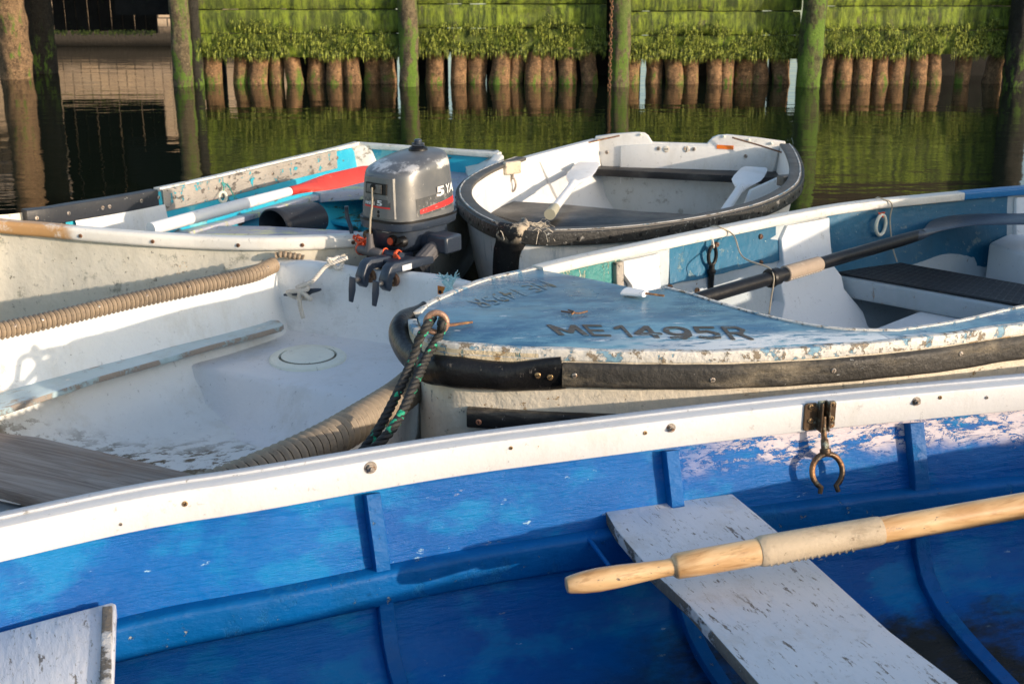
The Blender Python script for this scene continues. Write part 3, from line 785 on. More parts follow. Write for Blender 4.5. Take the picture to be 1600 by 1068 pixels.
lc = part('leather_collar', g, m_leather, oar, angle=50)
g = G(); dn = V(0, 0, -1)
for k in range(13):
    f = (k+.5)/13; c = A+ax*lerp(s2+.004, s3-.06, f); d0 = (side*.86+dn*.5).normalized(); d1 = (side*.55+dn*.83).normalized()
    g.tube([c+d0*.0275, c+ax*.004+(d0+d1).normalized()*.0305, c+ax*.009+d1*.0285], .0013, 6)
part('stitching', g, m_cord, lc)
# rest of the loom and blade (beyond the frame)
g = G(); bl = []
for k in range(14):
    f = k/13; c = A+ax*(1.5+.55*f); wv = lerp(.0235, .07, sstep(f, 0, .45)); hv = lerp(.0235, .006, sstep(f, 0, .5)); bl.append((c, (wv, hv)))
g.tube([a for a, _ in bl], [b for _, b in bl], 16); part('blade', g, m_oar, oar)

# ================================================================ blue-decked boat
ZF = .60
bow = Z(652, 497, ZF)
nearF = spline([bow]+ZL(ZF, (662, 518), (700, 535), (780, 541), (860, 545), (1030, 549), (1200, 546), (1400, 531), (1600, 504))+[V(1.75, 3.20, .615), V(2.12, 3.4, .66), V(2.45, 3.62, .70)], 110)
farF = spline([bow]+ZL(ZF, (668, 480), (700, 464), (760, 440), (838, 422), (900, 407), (1000, 386), (1100, 365), (1300, 326), (1450, 309), (1600, 296))+[V(2.15, 4.82, .60), V(2.45, 4.87, .60)], 110)
boatF = thing('rowing_boat', 'blue-decked cream boat with ME 1495R lettered on its foredeck', 'boat', (1.1, 3.7, -.05), 'small boats moored together')
profF = [(.006, 0), (.012, .10), (.03, .28), (.06, .50), (.10, .70), (.17, .86), (.3, .96), (.5, 1)]
s0 = 14
g = G(); g.grid(hullsurf(farF[s0:], nearF[s0:], profF, .08, 6, .004)); part('inner_planking', g, [m_fin], boatF, angle=80)
outF = [(-.024, -.01), (-.020, .12), (.00, .45), (.035, .75), (.10, 1.0), (.3, 1.12)]
g = G(); rws = hullsurf(nearF[1:], farF[1:], outF, -.03, 3)
g.grid(rws); part('hull', g, m_fhull, boatF, angle=80)
# teal band on the far inside, with the grey below it
def band(path, nearp, i0, i1, wz, off=.0025):
    rws = []
    for i in range(i0, i1):
        d = nearp[i]-path[i]; d.z = 0; d.normalize()
        rws.append([V(*(path[i]+d*(a+off)).xy, path[i].z-dz-(.012*mnoise.noise(V(i*.35, 2, 5)) if k == len(wz)-1 else 0)) for k, (a, dz) in enumerate(wz)])
    return rws
def ipx(path, px): return nearest_i(path, px)
tb = [(.006, 0), (.013, .06), (.024, .105), (.032, .135)]
g = G(); g.grid(band(farF, nearF, ipx(farF, 1040), ipx(farF, 1232), tb)); part('teal_band', g, m_teal, boatF, angle=80)
tb2 = [(.006, 0), (.013, .06), (.036, .16), (.05, .23), (.06, .27)]
g = G(); g.grid(band(farF, nearF, ipx(farF, 1290), ipx(farF, 1580), tb2)); part('teal_band', g, m_teal, boatF, angle=80)
g = G(); g.grid(band(farF, nearF, ipx(farF, 850), ipx(farF, 975), tb2)); part('teal_band', g, m_tealworn, boatF, angle=80, label='scratched green inner side at the bow')
# deck
aft = ZL(ZF, (838, 422), (900, 433), (960, 445), (1010, 456), (1040, 452), (1080, 462), (1120, 475), (1180, 492), (1250, 508), (1320, 517), (1400, 519))
inner_side = spline(ZL(ZF, (1372, 521), (1400, 519), (1500, 504), (1600, 481))+[V(1.72, 3.32, .615), V(2.08, 3.5, .66), V(2.38, 3.7, .70)], 30)
outer_side = [p for p in nearF if p.x > Z(1375, 533, ZF).x]
# deck as a fan grid from outline so that it can be slightly crowned
outl = [p for p in nearF[1:] if p.x <= Z(1400, 531, ZF).x]
deck_poly = [bow]+outl+aft[::-1][0:]+[p for p in farF[1:] if p.x < aft[0].x][::-1]
g = G(); g.prism([p+V(0, 0, .004) for p in deck_poly], .018)
dk = part('deck', g, m_deck, boatF, smooth=False, bev=.003, weld=True)
g = G(); oo = spline(outer_side, 30); g.grid([[p+V(0, 0, .0045) for p in oo], [p+V(0, 0, .0045) for p in inner_side], [p+V(0, 0, -.02) for p in inner_side]])
part('side_deck', g, m_deck, boatF, angle=30)
# worn white edges
g = G(); e = spline(aft[4:]+inner_side[1:], 70)
rnd = random.Random(4)
g.sweep([p+V(0, 0, .006) for p in e], [(-.004, -.02), (.005, -.02), (.005, .0015), (-.004, .002)]); part('edge_trim', g, m_wornwhite, boatF, angle=30)
g = G(); e = nearF[1:]
g.sweep([p+V(0, 0, 0) for p in e], lambda t: [(a, b) for a, b in rrect(.004, .026, -.020, .0075+.0015*math.sin(t*90), .003, 2)][::1]); part('edge_trim', g, m_wornwhite, boatF, angle=50)
g = G(); g.sweep([p+V(0, 0, .001) for p in farF[1:ipx(farF, 838)+1]], rrect(-.02, .004, -.02, .006, .003, 2)); part('edge_trim', g, m_wornwhite, boatF, angle=50)
# flaked band between deck edge and rubber at the bow
# far gunwale
i0 = ipx(farF, 842)
g = G(); g.sweep([p+V(0, 0, .002+.0*i) for i, p in enumerate(farF[i0:ipx(farF, 1508)])], rrect(-.022, .026, -.020, .010, .006, 3)); part('gunwale', g, m_gunF, boatF, angle=50)
g = G(); g.sweep([p+V(0, 0, .003) for p in farF[ipx(farF, 1508)-1:]], rrect(-.022, .027, -.019, .010, .006, 3)); part('gunwale', g, m_blueGun, boatF, angle=50, label='blue aft length of the far gunwale')
# rubbing rail on the near side
i1 = ipx(nearF, 880); ir = nearF[i1:]
g = G(); g.sweep([p+V(0, 0, -.046) for p in ir], lambda t: [(a+.022, b+.002*mnoise.noise(V(t*40, b*50, 1))) for a, b in rrect(.0, .026, -.032, .026, .012, 4)])
rr_ = part('rubbing_rail', g, m_rubworn, boatF, angle=60)
for px, kx in ((900, -.046), (1115, -.052), (1296, -.044), (1478, -.036)):
    p, n_ = at_px(nearF, px); screw(rr_, p+n_*.0485+V(0, 0, kx), n_, .0062, m_steel, slot='slot')
# black rubber bumper wrapped round the bow
g = G()
bpath = spline([farF[3]+V(-.008, .022, -.004), bow+V(-.040, .0, -.025), bow+V(-.030, -.06, -.05), nearF[5]+V(-.01, -.03, -.07)]+[p+V(0, -.024, -.062) for p in nearF[8:i1-3:3]]+[nearF[i1-1]+V(0, -.026, -.052), nearF[i1]+V(0, -.026, -.048)], 60)
rad = []
for k in range(60):
    f = k/59; h_ = lerp(.040, .034, sstep(f, .6, 1)); wd_ = .028
    if f > .80: h_ = lerp(h_, .043, sstep(f, .8, .95)); wd_ = lerp(.028, .017, sstep(f, .75, .93))
    if f < .2: h_ = lerp(.018, .040, sstep(f, 0, .2)); wd_ = lerp(.012, .028, sstep(f, 0, .2))
    rad.append((wd_, h_))
g.tube(bpath, rad, 22)
bp = part('bow_bumper', g, m_rubber, boatF, angle=45, rough=.003, rs=14)
for px, dz in ((843, -.050), (862, -.053)):
    p, n_ = at_px(nearF, px); screw(bp, p+n_*.042+V(0, 0, dz), n_, .0075, m_brassbright, slot='slot', h=.004)
# lower rubber strake
lp = []
for px in (727, 800, 900, 1000, 1100, 1250, 1400, 1600):
    p, n_ = at_px(nearF, px); lp.append(p+n_*(.012)+V(0, 0, -.172))
lp = spline(lp, 40)
g = G(); g.sweep(lp, lambda t: [(a+.0, b) for a, b in rrect(-.012, .018, -.024, .024, .010, 4)]); ls = part('lower_strake', g, m_rubworn2 if 'm_rubworn2' in globals() else paint('dusty_black_strake', (.022, .022, .022), .2, [((.17, .15, .12), 14, .42, .7, (.4, .4, 1.4), (2, .425, .445)), ((.4, .38, .35), 70, .68, .71)], .45, 60, .3), boatF, angle=50)
p, n_ = at_px(nearF, 752); screw(ls, p+n_*(.012+.0185)+V(0, 0, -.178), n_, .007, paint('copper_screw', (.62, .28, .16), .1, [], .4, 100, .2, metal=.5), slot='slot')
# stem
g = G(); st = spline([bow+V(-.012, .0, -.03), bow+V(.005, -.015, -.15), bow+V(.03, -.03, -.30), bow+V(.055, -.03, -.52), bow+V(.10, -.02, -.64)], 20)
g.tube(st, [(.014, .014)]*20, 8); part('stem', g, m_stemwood, boatF, angle=60)
g = G()
fl = []
for i in range(1, i1-1):
    n_ = normal_of(nearF, i)
    fl.append([nearF[i]+n_*.0262+V(0, 0, -.004), nearF[i]+n_*.0255+V(0, 0, -.04)])
g.grid(fl); part('bow_band', g, m_fflake, boatF)
# lettering on the foredeck: flat painted characters
def lettering(parent, text, o, ux, vx, mat, size=1.0, off=.0, name='lettering', bold=.02, space=1.0):
    cu = bpy.data.curves.new('t', 'FONT'); cu.body = text; cu.size = size; cu.offset = bold; cu.space_character = space; cu.extrude = 0
    to = bpy.data.objects.new('t', cu); COL.objects.link(to)
    bpy.context.view_layer.update()
    me = bpy.data.meshes.new_from_object(to.evaluated_get(bpy.context.evaluated_depsgraph_get()))
    bpy.data.objects.remove(to); 
    xs = [v.co.x for v in me.vertices]; ys = [v.co.y for v in me.vertices]; x0, x1, y0, y1 = min(xs), max(xs), min(ys), max(ys)
    g = G(); g.add([Vector(o)+Vector(ux)*((v.co.x-x0)/(x1-x0))+Vector(vx)*((v.co.y-y0)/(y1-y0)) for v in me.vertices], [list(p.vertices) for p in me.polygons])
    bpy.data.meshes.remove(me)
    return part(name, g, mat, parent, smooth=False)
zt = ZF+.0055
GLYPH = {
 'M': [((0, 0), (0, 1)), ((0, 1), (.5, .25)), ((.5, .25), (1, 1)), ((1, 1), (1, 0))],
 'E': [((0, 0), (0, 1)), ((0, 1), (1, 1)), ((0, .5), (.85, .5)), ((0, 0), (1, 0))],
 '1': [((.6, 0), (.6, 1)), ((.6, 1), (.05, .78))],
 '4': [((.72, 0), (.72, 1)), ((.72, 1), (0, .33)), ((0, .33), (1, .33))],
 '9': [((.5+.46*math.cos(a), .66+.34*math.sin(a)), (.5+.46*math.cos(a+.4), .66+.34*math.sin(a+.4))) for a in [k*.4 for k in range(16)]]+[((.96, .66), (.9, .3)), ((.9, .3), (.6, .02)), ((.6, .02), (.12, .06))],
 '5': [((.95, 1), (.12, 1)), ((.12, 1), (.08, .56)), ((.08, .56), (.55, .64)), ((.55, .64), (.95, .42)), ((.95, .42), (.85, .1)), ((.85, .1), (.45, 0)), ((.45, 0), (0, .1))],
 'R': [((0, 0), (0, 1)), ((0, 1), (.7, 1)), ((.7, 1), (.97, .78)), ((.97, .78), (.7, .5)), ((.7, .5), (0, .5)), ((.5, .5), (1, 0))]}
def glyph(ch, bl, br, tl, mat, tx=.125, ty=.105, n=32):
    bl, br, tl = Z(*bl, zt), Z(*br, zt), Z(*tl, zt); u = br-bl; v = tl-bl; g = G()
    def inside(x, y):
        for (ax_, ay_), (bx_, by_) in GLYPH[ch]:
            px_, py_ = (x-ax_)/tx, (y-ay_)/ty; dx_, dy_ = (bx_-ax_)/tx, (by_-ay_)/ty
            t = max(0, min(1, (px_*dx_+py_*dy_)/(dx_*dx_+dy_*dy_)))
            if (px_-dx_*t)**2+(py_-dy_*t)**2 < 1: return True
        return False
    for j_ in range(-4, n+4):
        i_ = -5
        while i_ < n+5:
            if inside((i_+.5)/n, (j_+.5)/n):
                k_ = i_
                while k_ < n+5 and inside((k_+.5)/n, (j_+.5)/n): k_ += 1
                a, b = i_/n, k_/n; y0, y1 = j_/n, (j_+1)/n
                g.add([bl+u*a+v*y0, bl+u*b+v*y0, bl+u*b+v*y1, bl+u*a+v*y1], [(0, 1, 2, 3)]); i_ = k_
            else: i_ += 1
    return part('lettering', g, mat, dk, smooth=False)
for ch, a, b, c in (('M', (877, 522), (915, 522.5), (859, 508)), ('E', (927, 523), (952, 523.5), (913, 508)), ('1', (971, 525), (995, 525), (957, 509)),
                    ('4', (1000, 526), (1036, 526), (985, 510)), ('9', (1048, 528), (1085, 528), (1035, 511)), ('5', (1097, 528), (1129, 528), (1083, 511)), ('R', (1145, 529), (1174, 529), (1130, 511))):
    glyph(ch, a, b, c, m_text)
# ghost of the same number on the other bow, read from the far side
m_text2 = paint('faded_brown_lettering', (.12, .10, .05), .2, [((.15, .25, .33), 30, .46, .5, (.5, 1.6, 1))], .4, 60, .2)
o0 = Z(845, 437, zt); lettering(dk, 'ME 1495R', o0, Z(728, 470, zt)-o0, Z(812, 470, zt)*0+(Z(790, 468, zt)-Z(765, 457, zt)), m_text2, bold=0, space=1.05)
# fairlead chock (white) on the deck's aft edge and its pin
g = G(); g.tube([Z(978, 455, .615), Z(1008, 459, .617)], [(.028, .010), (.018, .008)], 14); part('chock', g, m_fwhite, dk, bev=.003)
g = G(); g.tube([Z(1008, 458, .618), Z(1038, 462, .615)], .003, 8); part('pin', g, m_rust, dk)
# bow eye bolt
eye = thing_eye = G(); c = Z(682, 503, .645)
ringp = [c+V(math.cos(a)*.024, -.004, math.sin(a)*.024) for a in [2*math.pi*k/24 for k in range(25)]]
eye.tube(ringp, .0075, 12, caps=False)
eyeo = part('eye_bolt', eye, paint('pink_brown_bronze', (.36, .22, .16), .15, [((.2, .12, .08), 60, .55, .68)], .45, 80, .3, metal=.3), dk)
g = G(); g.tube([Z(692, 509, .618), Z(700, 508, .614), Z(738, 503, .610)], [(.008, .006), (.008, .004), (.003, .003)], 10); part('strap', g, m_rust, eyeo)
# twig lying on the deck
g = G(); g.tube(spline([Z(877, 486, .609), Z(893, 488, .611), Z(905, 489, .609), Z(918, 486, .610)], 12), .0022, 6); g.tube(spline([Z(888, 484, .609), Z(897, 487, .613), Z(893, 491, .609)], 8), .002, 6)
o = part('twig', g, m_rust); tag(o, 'small dark twig lying on the worn blue foredeck', 'twig')
# knees and bulkheads
def knee(parent, far_, near_, i0_, i1_, topw, bot, curve, zt_, zbm, mat, depth=0):
    """a solid moulded side buoyancy block standing against the far side between two stations"""
    rws = []
    for i in range(i0_, i1_+1):
        d = near_[i]-far_[i]; d.z = 0; d.normalize(); row = []
        f = (i-i0_)/max(1, i1_-i0_)
        for k in range(13):
            u = k/12; z = lerp(zt_, zbm, u); wv = topw+(bot-topw)*u**curve
            row.append(V(*(far_[i]+d*wv).xy, z))
        row = [V(*(far_[i]+d*.002).xy, zt_)]+row+[V(*(far_[i]+d*.002).xy, zbm)]
        rws.append(row)
    g = G(); g.grid(rws, cyc=True); n = len(rws[0]); g.add(rws[0], [list(range(n))]); g.add(rws[-1], [list(range(n))])
    return part('knee', g, mat, parent, angle=40, bev=.004)
def kneepoly(pts_front, thick, mat, name='knee', bev=.004):
    g = G(); g.prism(pts_front, 0, direction=thick); return part(name, g, mat, boatF, smooth=False, bev=bev)
def wallF(px, z, extra=.0):
    i = ipx(farF, px); d = nearF[i]-farF[i]; d.z = 0; d.normalize(); fr = (ZF-z)/(ZF-.08)
    for (a0, f0), (a1, f1) in zip(profF, profF[1:]):
        if f0 <= fr <= f1: wv = lerp(a0, a1, (fr-f0)/(f1-f0)); break
    else: wv = .5
    p = farF[i]+d*(wv+extra); return V(p.x, p.y, z)
dirF = (farF[ipx(farF, 1400)]-farF[ipx(farF, 1000)]).normalized(); inF = V(dirF.y, -dirF.x, 0)
# first knee: a slanting white slab against the side
def slab(pa, pb, z0, z1, w0, w1, name, mat, nz=12, sk=0, sh=0, pw=2.0):
    """plate against the far side from column pa to pb at the top; widens towards the bottom edge with a concave curve"""
    rws = []
    for k in range(nz+1):
        f = k/nz; z = lerp(z0, z1, f); a = wallF(pa+sk*f, z, .001); b = wallF(pb+sh*f**pw, z, .001)
        ex = lerp(w0, w1, f**1.6)
        rws.append([a, a+inF*ex*.9+V(0, 0, 0), a.lerp(b, .25)+inF*ex, a.lerp(b, .75)+inF*ex, b+inF*ex*.85, b])
    g = G(); g.grid(rws); g.add(rws[0], [list(range(6))]); g.add(rws[-1], [list(range(6))[::-1]])
    return part(name, g, mat, boatF, angle=30, bev=.003)
slab(972, 1022, .575, .12, .02, .10, 'knee', m_fwhite, sk=10, sh=60)
slab(955, 972, .575, .3, .02, .04, 'rib', m_greywood2)
slab(1222, 1288, .575, .10, .015, .14, 'knee', m_fwhite, sk=-40, sh=70, pw=2.2)
# thwart with black mesh, its grey front and the moulded centre seat
g = G(); tp = ZL(.37, (1280, 427), (1352, 402), (1620, 447), (1720, 470), (1720, 520), (1600, 484)); g.prism(tp, .07)
part('thwart', g, m_fin, boatF, smooth=False, bev=.008)
g = G(); A0, A1, B0, B1 = Z(1300, 424, .378), Z(1366, 405, .378), Z(1640, 484, .378), Z(1650, 455, .378)
nu, nv = 30, 6
for i in range(nu+1):
    a = A0.lerp(B0, i/nu); b = A1.lerp(B1, i/nu); g.tube([a, b], .0042, 6)
for j in range(nv+1):
    a = A0.lerp(A1, j/nv); b = B0.lerp(B1, j/nv); g.tube([a, b], .0050, 6)
part('rubber_mat', g, m_mesh, boatF, label='black plastic grid mat on the middle thwart')
g = G(); g.prism([p+V(0, 0, .0035) for p in (A0, B0, B1, A1)], .003); part('mat_base', g, paint('dark_mat_backing', (.03, .032, .035), .1, [], .6, 50, .2), boatF, smooth=False)
g = G(); g.prism(ZL(.30, (1310, 530), (1440, 480), (1480, 466), (1530, 464), (1700, 490), (1900, 540), (1700, 640), (1500, 640)), .2); part('centre_seat', g, m_fwhite, boatF, smooth=False, bev=.03, seg=4)
g = G(); hc = Z(1520, 512, .302); g.tube([hc+V(.02, -.03, -.05), hc+V(.02, -.03, .004)], .07, 28); part('hatch_opening', g, m_blackp, boatF, bev=.002)
# stern bench and buoyancy at the far right
g = G(); g.prism(ZL(.44, (1545, 378), (1600, 352), (1700, 345), (1900, 370), (1900, 480), (1700, 430)), .3); part('stern_seat', g, m_fwhite, boatF, smooth=False, bev=.015, seg=3)
slab(1582, 1650, .575, .3, .012, .03, 'stern_panel', m_fwhite)
for px, z in ((1045, .46), (1092, .43), (1135, .40), (1185, .47), (905, .53), (1120, .56), (1185, .555)):
    q = wallF(px, z, .004); screw(boatF, q, inF, .009, m_rust, h=.006, slot='slot', name='bolt_head')
# black oar
A = Z(1060, 476, .50); B_ = Z(1440, 366, .53)
fo = thing('oar', 'black oar with grey leather collar lashed along the blue-decked boat', 'oar', A, 'oars')
ax = (B_-A); Ln = ax.length; ax.normalize()
g = G(); g.tube([A-ax*.25, A, A+ax*Ln*.9, B_], [.020, .021, .021, .018], 18); part('shaft', g, m_blackp, fo)
def onF(px): return min((k*.001 for k in range(int(Ln*1000))), key=lambda d: abs(px-(800+FPX*(A+ax*d).x/((A+ax*d).y*_c-((A+ax*d).z-CAMZ)*_s))))
k0, k1 = onF(1226), onF(1280)
g = G(); g.tube([A+ax*k0, A+ax*(k0+.002), A+ax*(k1-.004), A+ax*k1], [.022, .0255, .0245, .022], 20); lc = part('leather_collar', g, m_leather2, fo, bev=.001)
g = G(); dd = (ax.cross(V(0, 0, 1)).normalized()*.8+V(0, 0, -.5)).normalized()
if dd.y > 0: dd = V(-dd.x, -dd.y, dd.z)
for k in range(14):
    c = A+ax*lerp(k0+.006, k1-.006, k/13); g.tube([c+dd*.0252, c+dd*.0275+ax*.003, c+dd*.025+ax*.006], .0013, 5)
part('stitching', g, m_ropewhite, lc)
g = G(); kk = onF(1205); g.tube([A+ax*(kk-.012), A+ax*(kk-.010), A+ax*(kk-.002), A+ax*kk, A+ax*(kk+.03), A+ax*(kk+.034)], [.021, .029, .031, .027, .027, .021], 20); part('collar_ring', g, m_blackp, fo)
g = G(); e1 = Z(1500, 345, .53); e2 = Z(1600, 342, .545); e3 = e2+(e2-e1)*.5
bl = spline([B_-ax*.05, B_, e1, e2, e3], 26); rr = []
for k in range(26):
    f = k/25; rr.append((lerp(.019, .085, sstep(f, .08, .6)), lerp(.018, .006, sstep(f, .0, .3))))
g.tube(bl, rr, 16); part('blade', g, m_navy, fo, angle=60)
# tan cords
def gunF(px, dz=.016, d=.0): 
    p, n_ = at_px(farF, px); return p+n_*d+V(0, 0, dz)
oc = A+ax*onF(1206)
g = G(); g.tube(spline([gunF(1118, .004, -.028), gunF(1118, .016, -.01), gunF(1119, .016, .02), gunF(1125, -.01, .05), oc+V(-.08, .06, .05), oc+V(-.012, .0, .032), oc+V(0, -.026, .012), oc+V(.0, -.028, -.02), oc+V(-.003, -.024, -.06), oc+V(-.006, -.02, -.12)], 60), .0026, 8)
o = part('cord', g, m_cord); tag(o, 'thin tan cord from the cream gunwale round the black oar shaft', 'cord')
g = G(); g.tube(spline([gunF(1367, .0, -.028), gunF(1368, .017, -.008), gunF(1376, .017, .02), gunF(1379, .0, .036), gunF(1380, -.06, .034), gunF(1381, -.15, .06), gunF(1382, -.20, .09)], 40), .0026, 8)
o = part('cord', g, m_cord); tag(o, 'thin tan cord hanging beside the white ring on the teal side', 'cord')
c = wallF(1369, .527, .022); g = G(); tv = dirF
g.tube([c+tv*math.cos(a)*.026+V(0, 0, math.sin(a)*.036) for a in [2*math.pi*k/32 for k in range(33)]], .0062, 12, caps=False)
o = part('ring', g, m_ring); tag(o, 'white plastic ring hanging on the teal inner side', 'ring')
g = G(); g.tube(spline([c+V(-.012, 0, .045), c+V(-.004, -.006, .036), c+V(.006, .0, .03), c+V(-.002, .008, .04), c+V(.01, 0, .045)], 20), .003, 6); part('red_tie', g, m_strap, o)
# black rowlock hanging from the far gunwale
c = wallF(1108, .535, .03); g = G()
g.tube([c+tv*math.cos(a)*.017+V(0, 0, math.sin(a)*.030) for a in [2*math.pi*k/24 for k in range(25)]], .006, 10, caps=False)
g.tube([c+V(0, 0, -.027), c+V(0, 0, -.045), c+V(0, 0, -.047), c+V(0, 0, -.057), c+V(0, 0, -.059), c+V(0, 0, -.115), c+V(0, 0, -.125)], [.009, .010, .014, .014, .0105, .009, .005], 14)
o = part('rowlock', g, m_blackp); tag(o, 'black plastic rowlock hanging inside the blue-decked boat', 'rowlock')
g = G(); g.tube(spline([c+V(0, .01, .05), c+V(.003, -.004, .03), c+V(-.002, .006, .028), c+V(0, .01, .05)], 12), .003, 6); part('lashing', g, m_ropewhite, o)
# doubled black and green mooring rope from the bow eye
def rope(pts, r, nst=3, pitch=.05, mat=None, res=None, name='rope', parent=None, ends=0):
    L = sum((Vector(b)-Vector(a)).length for a, b in zip(pts, pts[1:])); n = res or max(20, int(L/pitch*14))
    p = spline(pts, n); g = G(); up = None; fr = []
    for i, q in enumerate(p):
        t = (p[min(i+1, n-1)]-p[max(i-1, 0)]).normalized()
        if up is None: up = V(0, 0, 1) if abs(t.z) < .9 else V(0, 1, 0)
        up = (up-t*up.dot(t)).normalized(); fr.append((q, up, t.cross(up)))
    Ls = sum((b-a).length for a, b in zip(p, p[1:]))
    for s_ in range(nst):
        g.tube([q+(u*math.cos(2*math.pi*(s_/nst+i/(n-1)*Ls/pitch))+v*math.sin(2*math.pi*(s_/nst+i/(n-1)*Ls/pitch)))*r*.52 for i, (q, u, v) in enumerate(fr)], r*.56, 7)
    return part(name, g, mat, parent, angle=80)
mr = thing('mooring_rope', 'doubled black rope with green flecks hanging from the bow eye', 'rope', bow+V(0, -.1, -.2))
rope([Z(692, 498, .625), Z(690, 506, .645), Z(688, 520, .62), Z(668, 555, .58), Z(650, 595, .55), Z(625, 650, .50), Z(595, 690, .46), Z(560, 716, .42)], .0108, 3, .050, m_ropeblack, name='strand', parent=mr)
rope([Z(676, 496, .625), Z(668, 508, .648), Z(655, 530, .62), Z(645, 560, .58), Z(628, 600, .54), Z(608, 640, .50), Z(585, 680, .46), Z(550, 725, .41)], .0108, 3, .050, m_ropeblack, name='strand', parent=mr)
# ================================================================ a higher boat added out of frame, only to shade the blue-decked boat
pG = spline([V(3.02, 2.80, 1.0), V(2.84, 3.10, .97), V(2.80, 3.6, .95), V(2.90, 4.15, .95), V(3.05, 4.6, .97)], 40)
sG = spline([V(3.04, 2.79, 1.0), V(3.5, 2.95, .97), V(3.85, 3.4, .95), V(3.98, 3.95, .95), V(3.98, 4.35, .97)], 40)
boatG = thing('workboat', 'grey high-sided workboat moored beyond the right edge of the view', 'boat', (3.3, 3.7, -.05))
m_grey = paint('grey_workboat_paint', (.30, .32, .34), .08, [((.5, .5, .48), 20, .64, .7)], .5, 40, .3)
g = G(); g.grid(hullsurf(pG, sG, [(.03, 0), (.05, .4), (.10, .8), (.3, 1)], .25, 4)); part('inner_hull', g, m_grey, boatG)
g = G(); rws = hullsurf(pG, sG, [(0, 0), (.02, .4), (.08, .8), (.25, 1.05)], -.05, 4); g.grid(rws); g.add(rws[-1], [list(range(len(rws[-1])))]); part('hull', g, m_grey, boatG)
for pth_, sg in ((pG, 1), (sG, -1)):
    g = G(); g.sweep(pth_, [(sg*a, b) for a, b in rrect(-.03, .05, -.03, .012, .008, 3)][::sg]); part('gunwale', g, m_rubworn, boatG)

# ================================================================ white tender carrying the outboard
ZD = .42
cL = Z(430, 412, ZD); cR = Z(742, 449, ZD)           # transom top corners
farD = spline([cL]+ZL(ZD, (404, 428), (330, 446), (200, 474), (90, 500), (0, 520))+[V(-1.86, 3.02, .44), V(-2.05, 2.62, .47), V(-2.02, 2.34, .50)], 80)
nearD = spline([cR, V(-.105, 3.70, ZD)]+ZL(ZD, (648, 596), (590, 640), (500, 694), (415, 734), (360, 760))+[V(-.95, 2.19, .43), V(-1.45, 2.12, .46), V(-1.80, 2.16, .48), V(-2.02, 2.33, .50)], 80)
boatD = thing('tender_boat', 'white painted tender with corrugated hose fenders carrying the grey outboard motor', 'boat', (-1.0, 3.2, -.05), 'small boats moored together')
profD = [(.008, 0), (.022, .25), (.05, .5), (.09, .72), (.16, .90), (.28, .98), (.42, 1)]
g = G(); g.grid(hullsurf(farD, nearD, profD, .055, 8, .008)); part('inner_hull', g, m_dfloor, boatD, angle=85)
outD = [(-.016, 0), (-.008, .3), (.03, .65), (.12, 1.0), (.35, 1.12)]
g = G(); g.grid(hullsurf(farD, nearD, outD, -.02, 3)); part('hull', g, m_dwhite, boatD, angle=85)
for nm, path, sg in (('gunwale', farD, 1), ('gunwale', nearD, -1)):
    g = G(); g.sweep(path, [(sg*a, b) for a, b in rrect(-.02, .016, -.02, .006, .008, 3)][::sg]); part(nm, g, m_dwhite, boatD, angle=60)
# transom: crowned board, inner face seen
g = G(); n = 26; rws = []
tv = (cR-cL); tv.z = 0; tn = V(tv.y, -tv.x, 0).normalized()
if tn.y > 0: tn = -tn                                  # towards the bow
for i in range(n+1):
    f = i/n; top = cL.lerp(cR, f)+V(0, 0, .012*math.sin(math.pi*f)+.006*math.sin(3.1*math.pi*f)); top += -tn*.02
    wd = 1-abs(f-.5)*2
    bot = cL.lerp(cR, .5+(f-.5)*.82); 
    row = []
    for (a, z) in ((.02, -.06), (-.034, .10), (-.034, .395)):
        pz = top if z > .3 else bot
        q = V(pz.x, pz.y, z if z < .3 else top.z-.012)+tn*a
        row.append(q)
    row += [top+V(0, 0, .0)-tn*.026, top+V(0, 0, .008)-tn*.012, top+V(0, 0, .008)+tn*.008, top+V(0, 0, 0)+tn*.022]
    row += [V(top.x, top.y, top.z-.012)+tn*.026]
    for k in range(1, 7):
        z = lerp(top.z-.02, .10, k/6); q = top.lerp(V(bot.x, bot.y, top.z), k/6); row.append(V(q.x, q.y, z)+tn*(.028+.03*(k/6)**1.5+.002*math.sin(f*9+k)))
    rws.append(row)
g.grid(rws, cyc=True); m_ = len(rws[0]); g.add(rws[0], [list(range(m_))]); g.add(rws[-1], [list(range(m_))])
m_dtran = paint('rust_run_white_paint', (.77, .79, .81), .04, [((.62, .63, .62), 4, .55, .8), ((.05, .045, .04), 90, .70, .73, None, ((1, 0, 0), -.46, -.36)), ((.55, .30, .12), 8, .42, .6, (1.2, 1.2, .3), ((1, 0, 0), -.60, -.555))], .5, 45, .3, .004, lump=(5, .25, .02))
tran = part('transom', g, m_dwhite, boatD, angle=60)
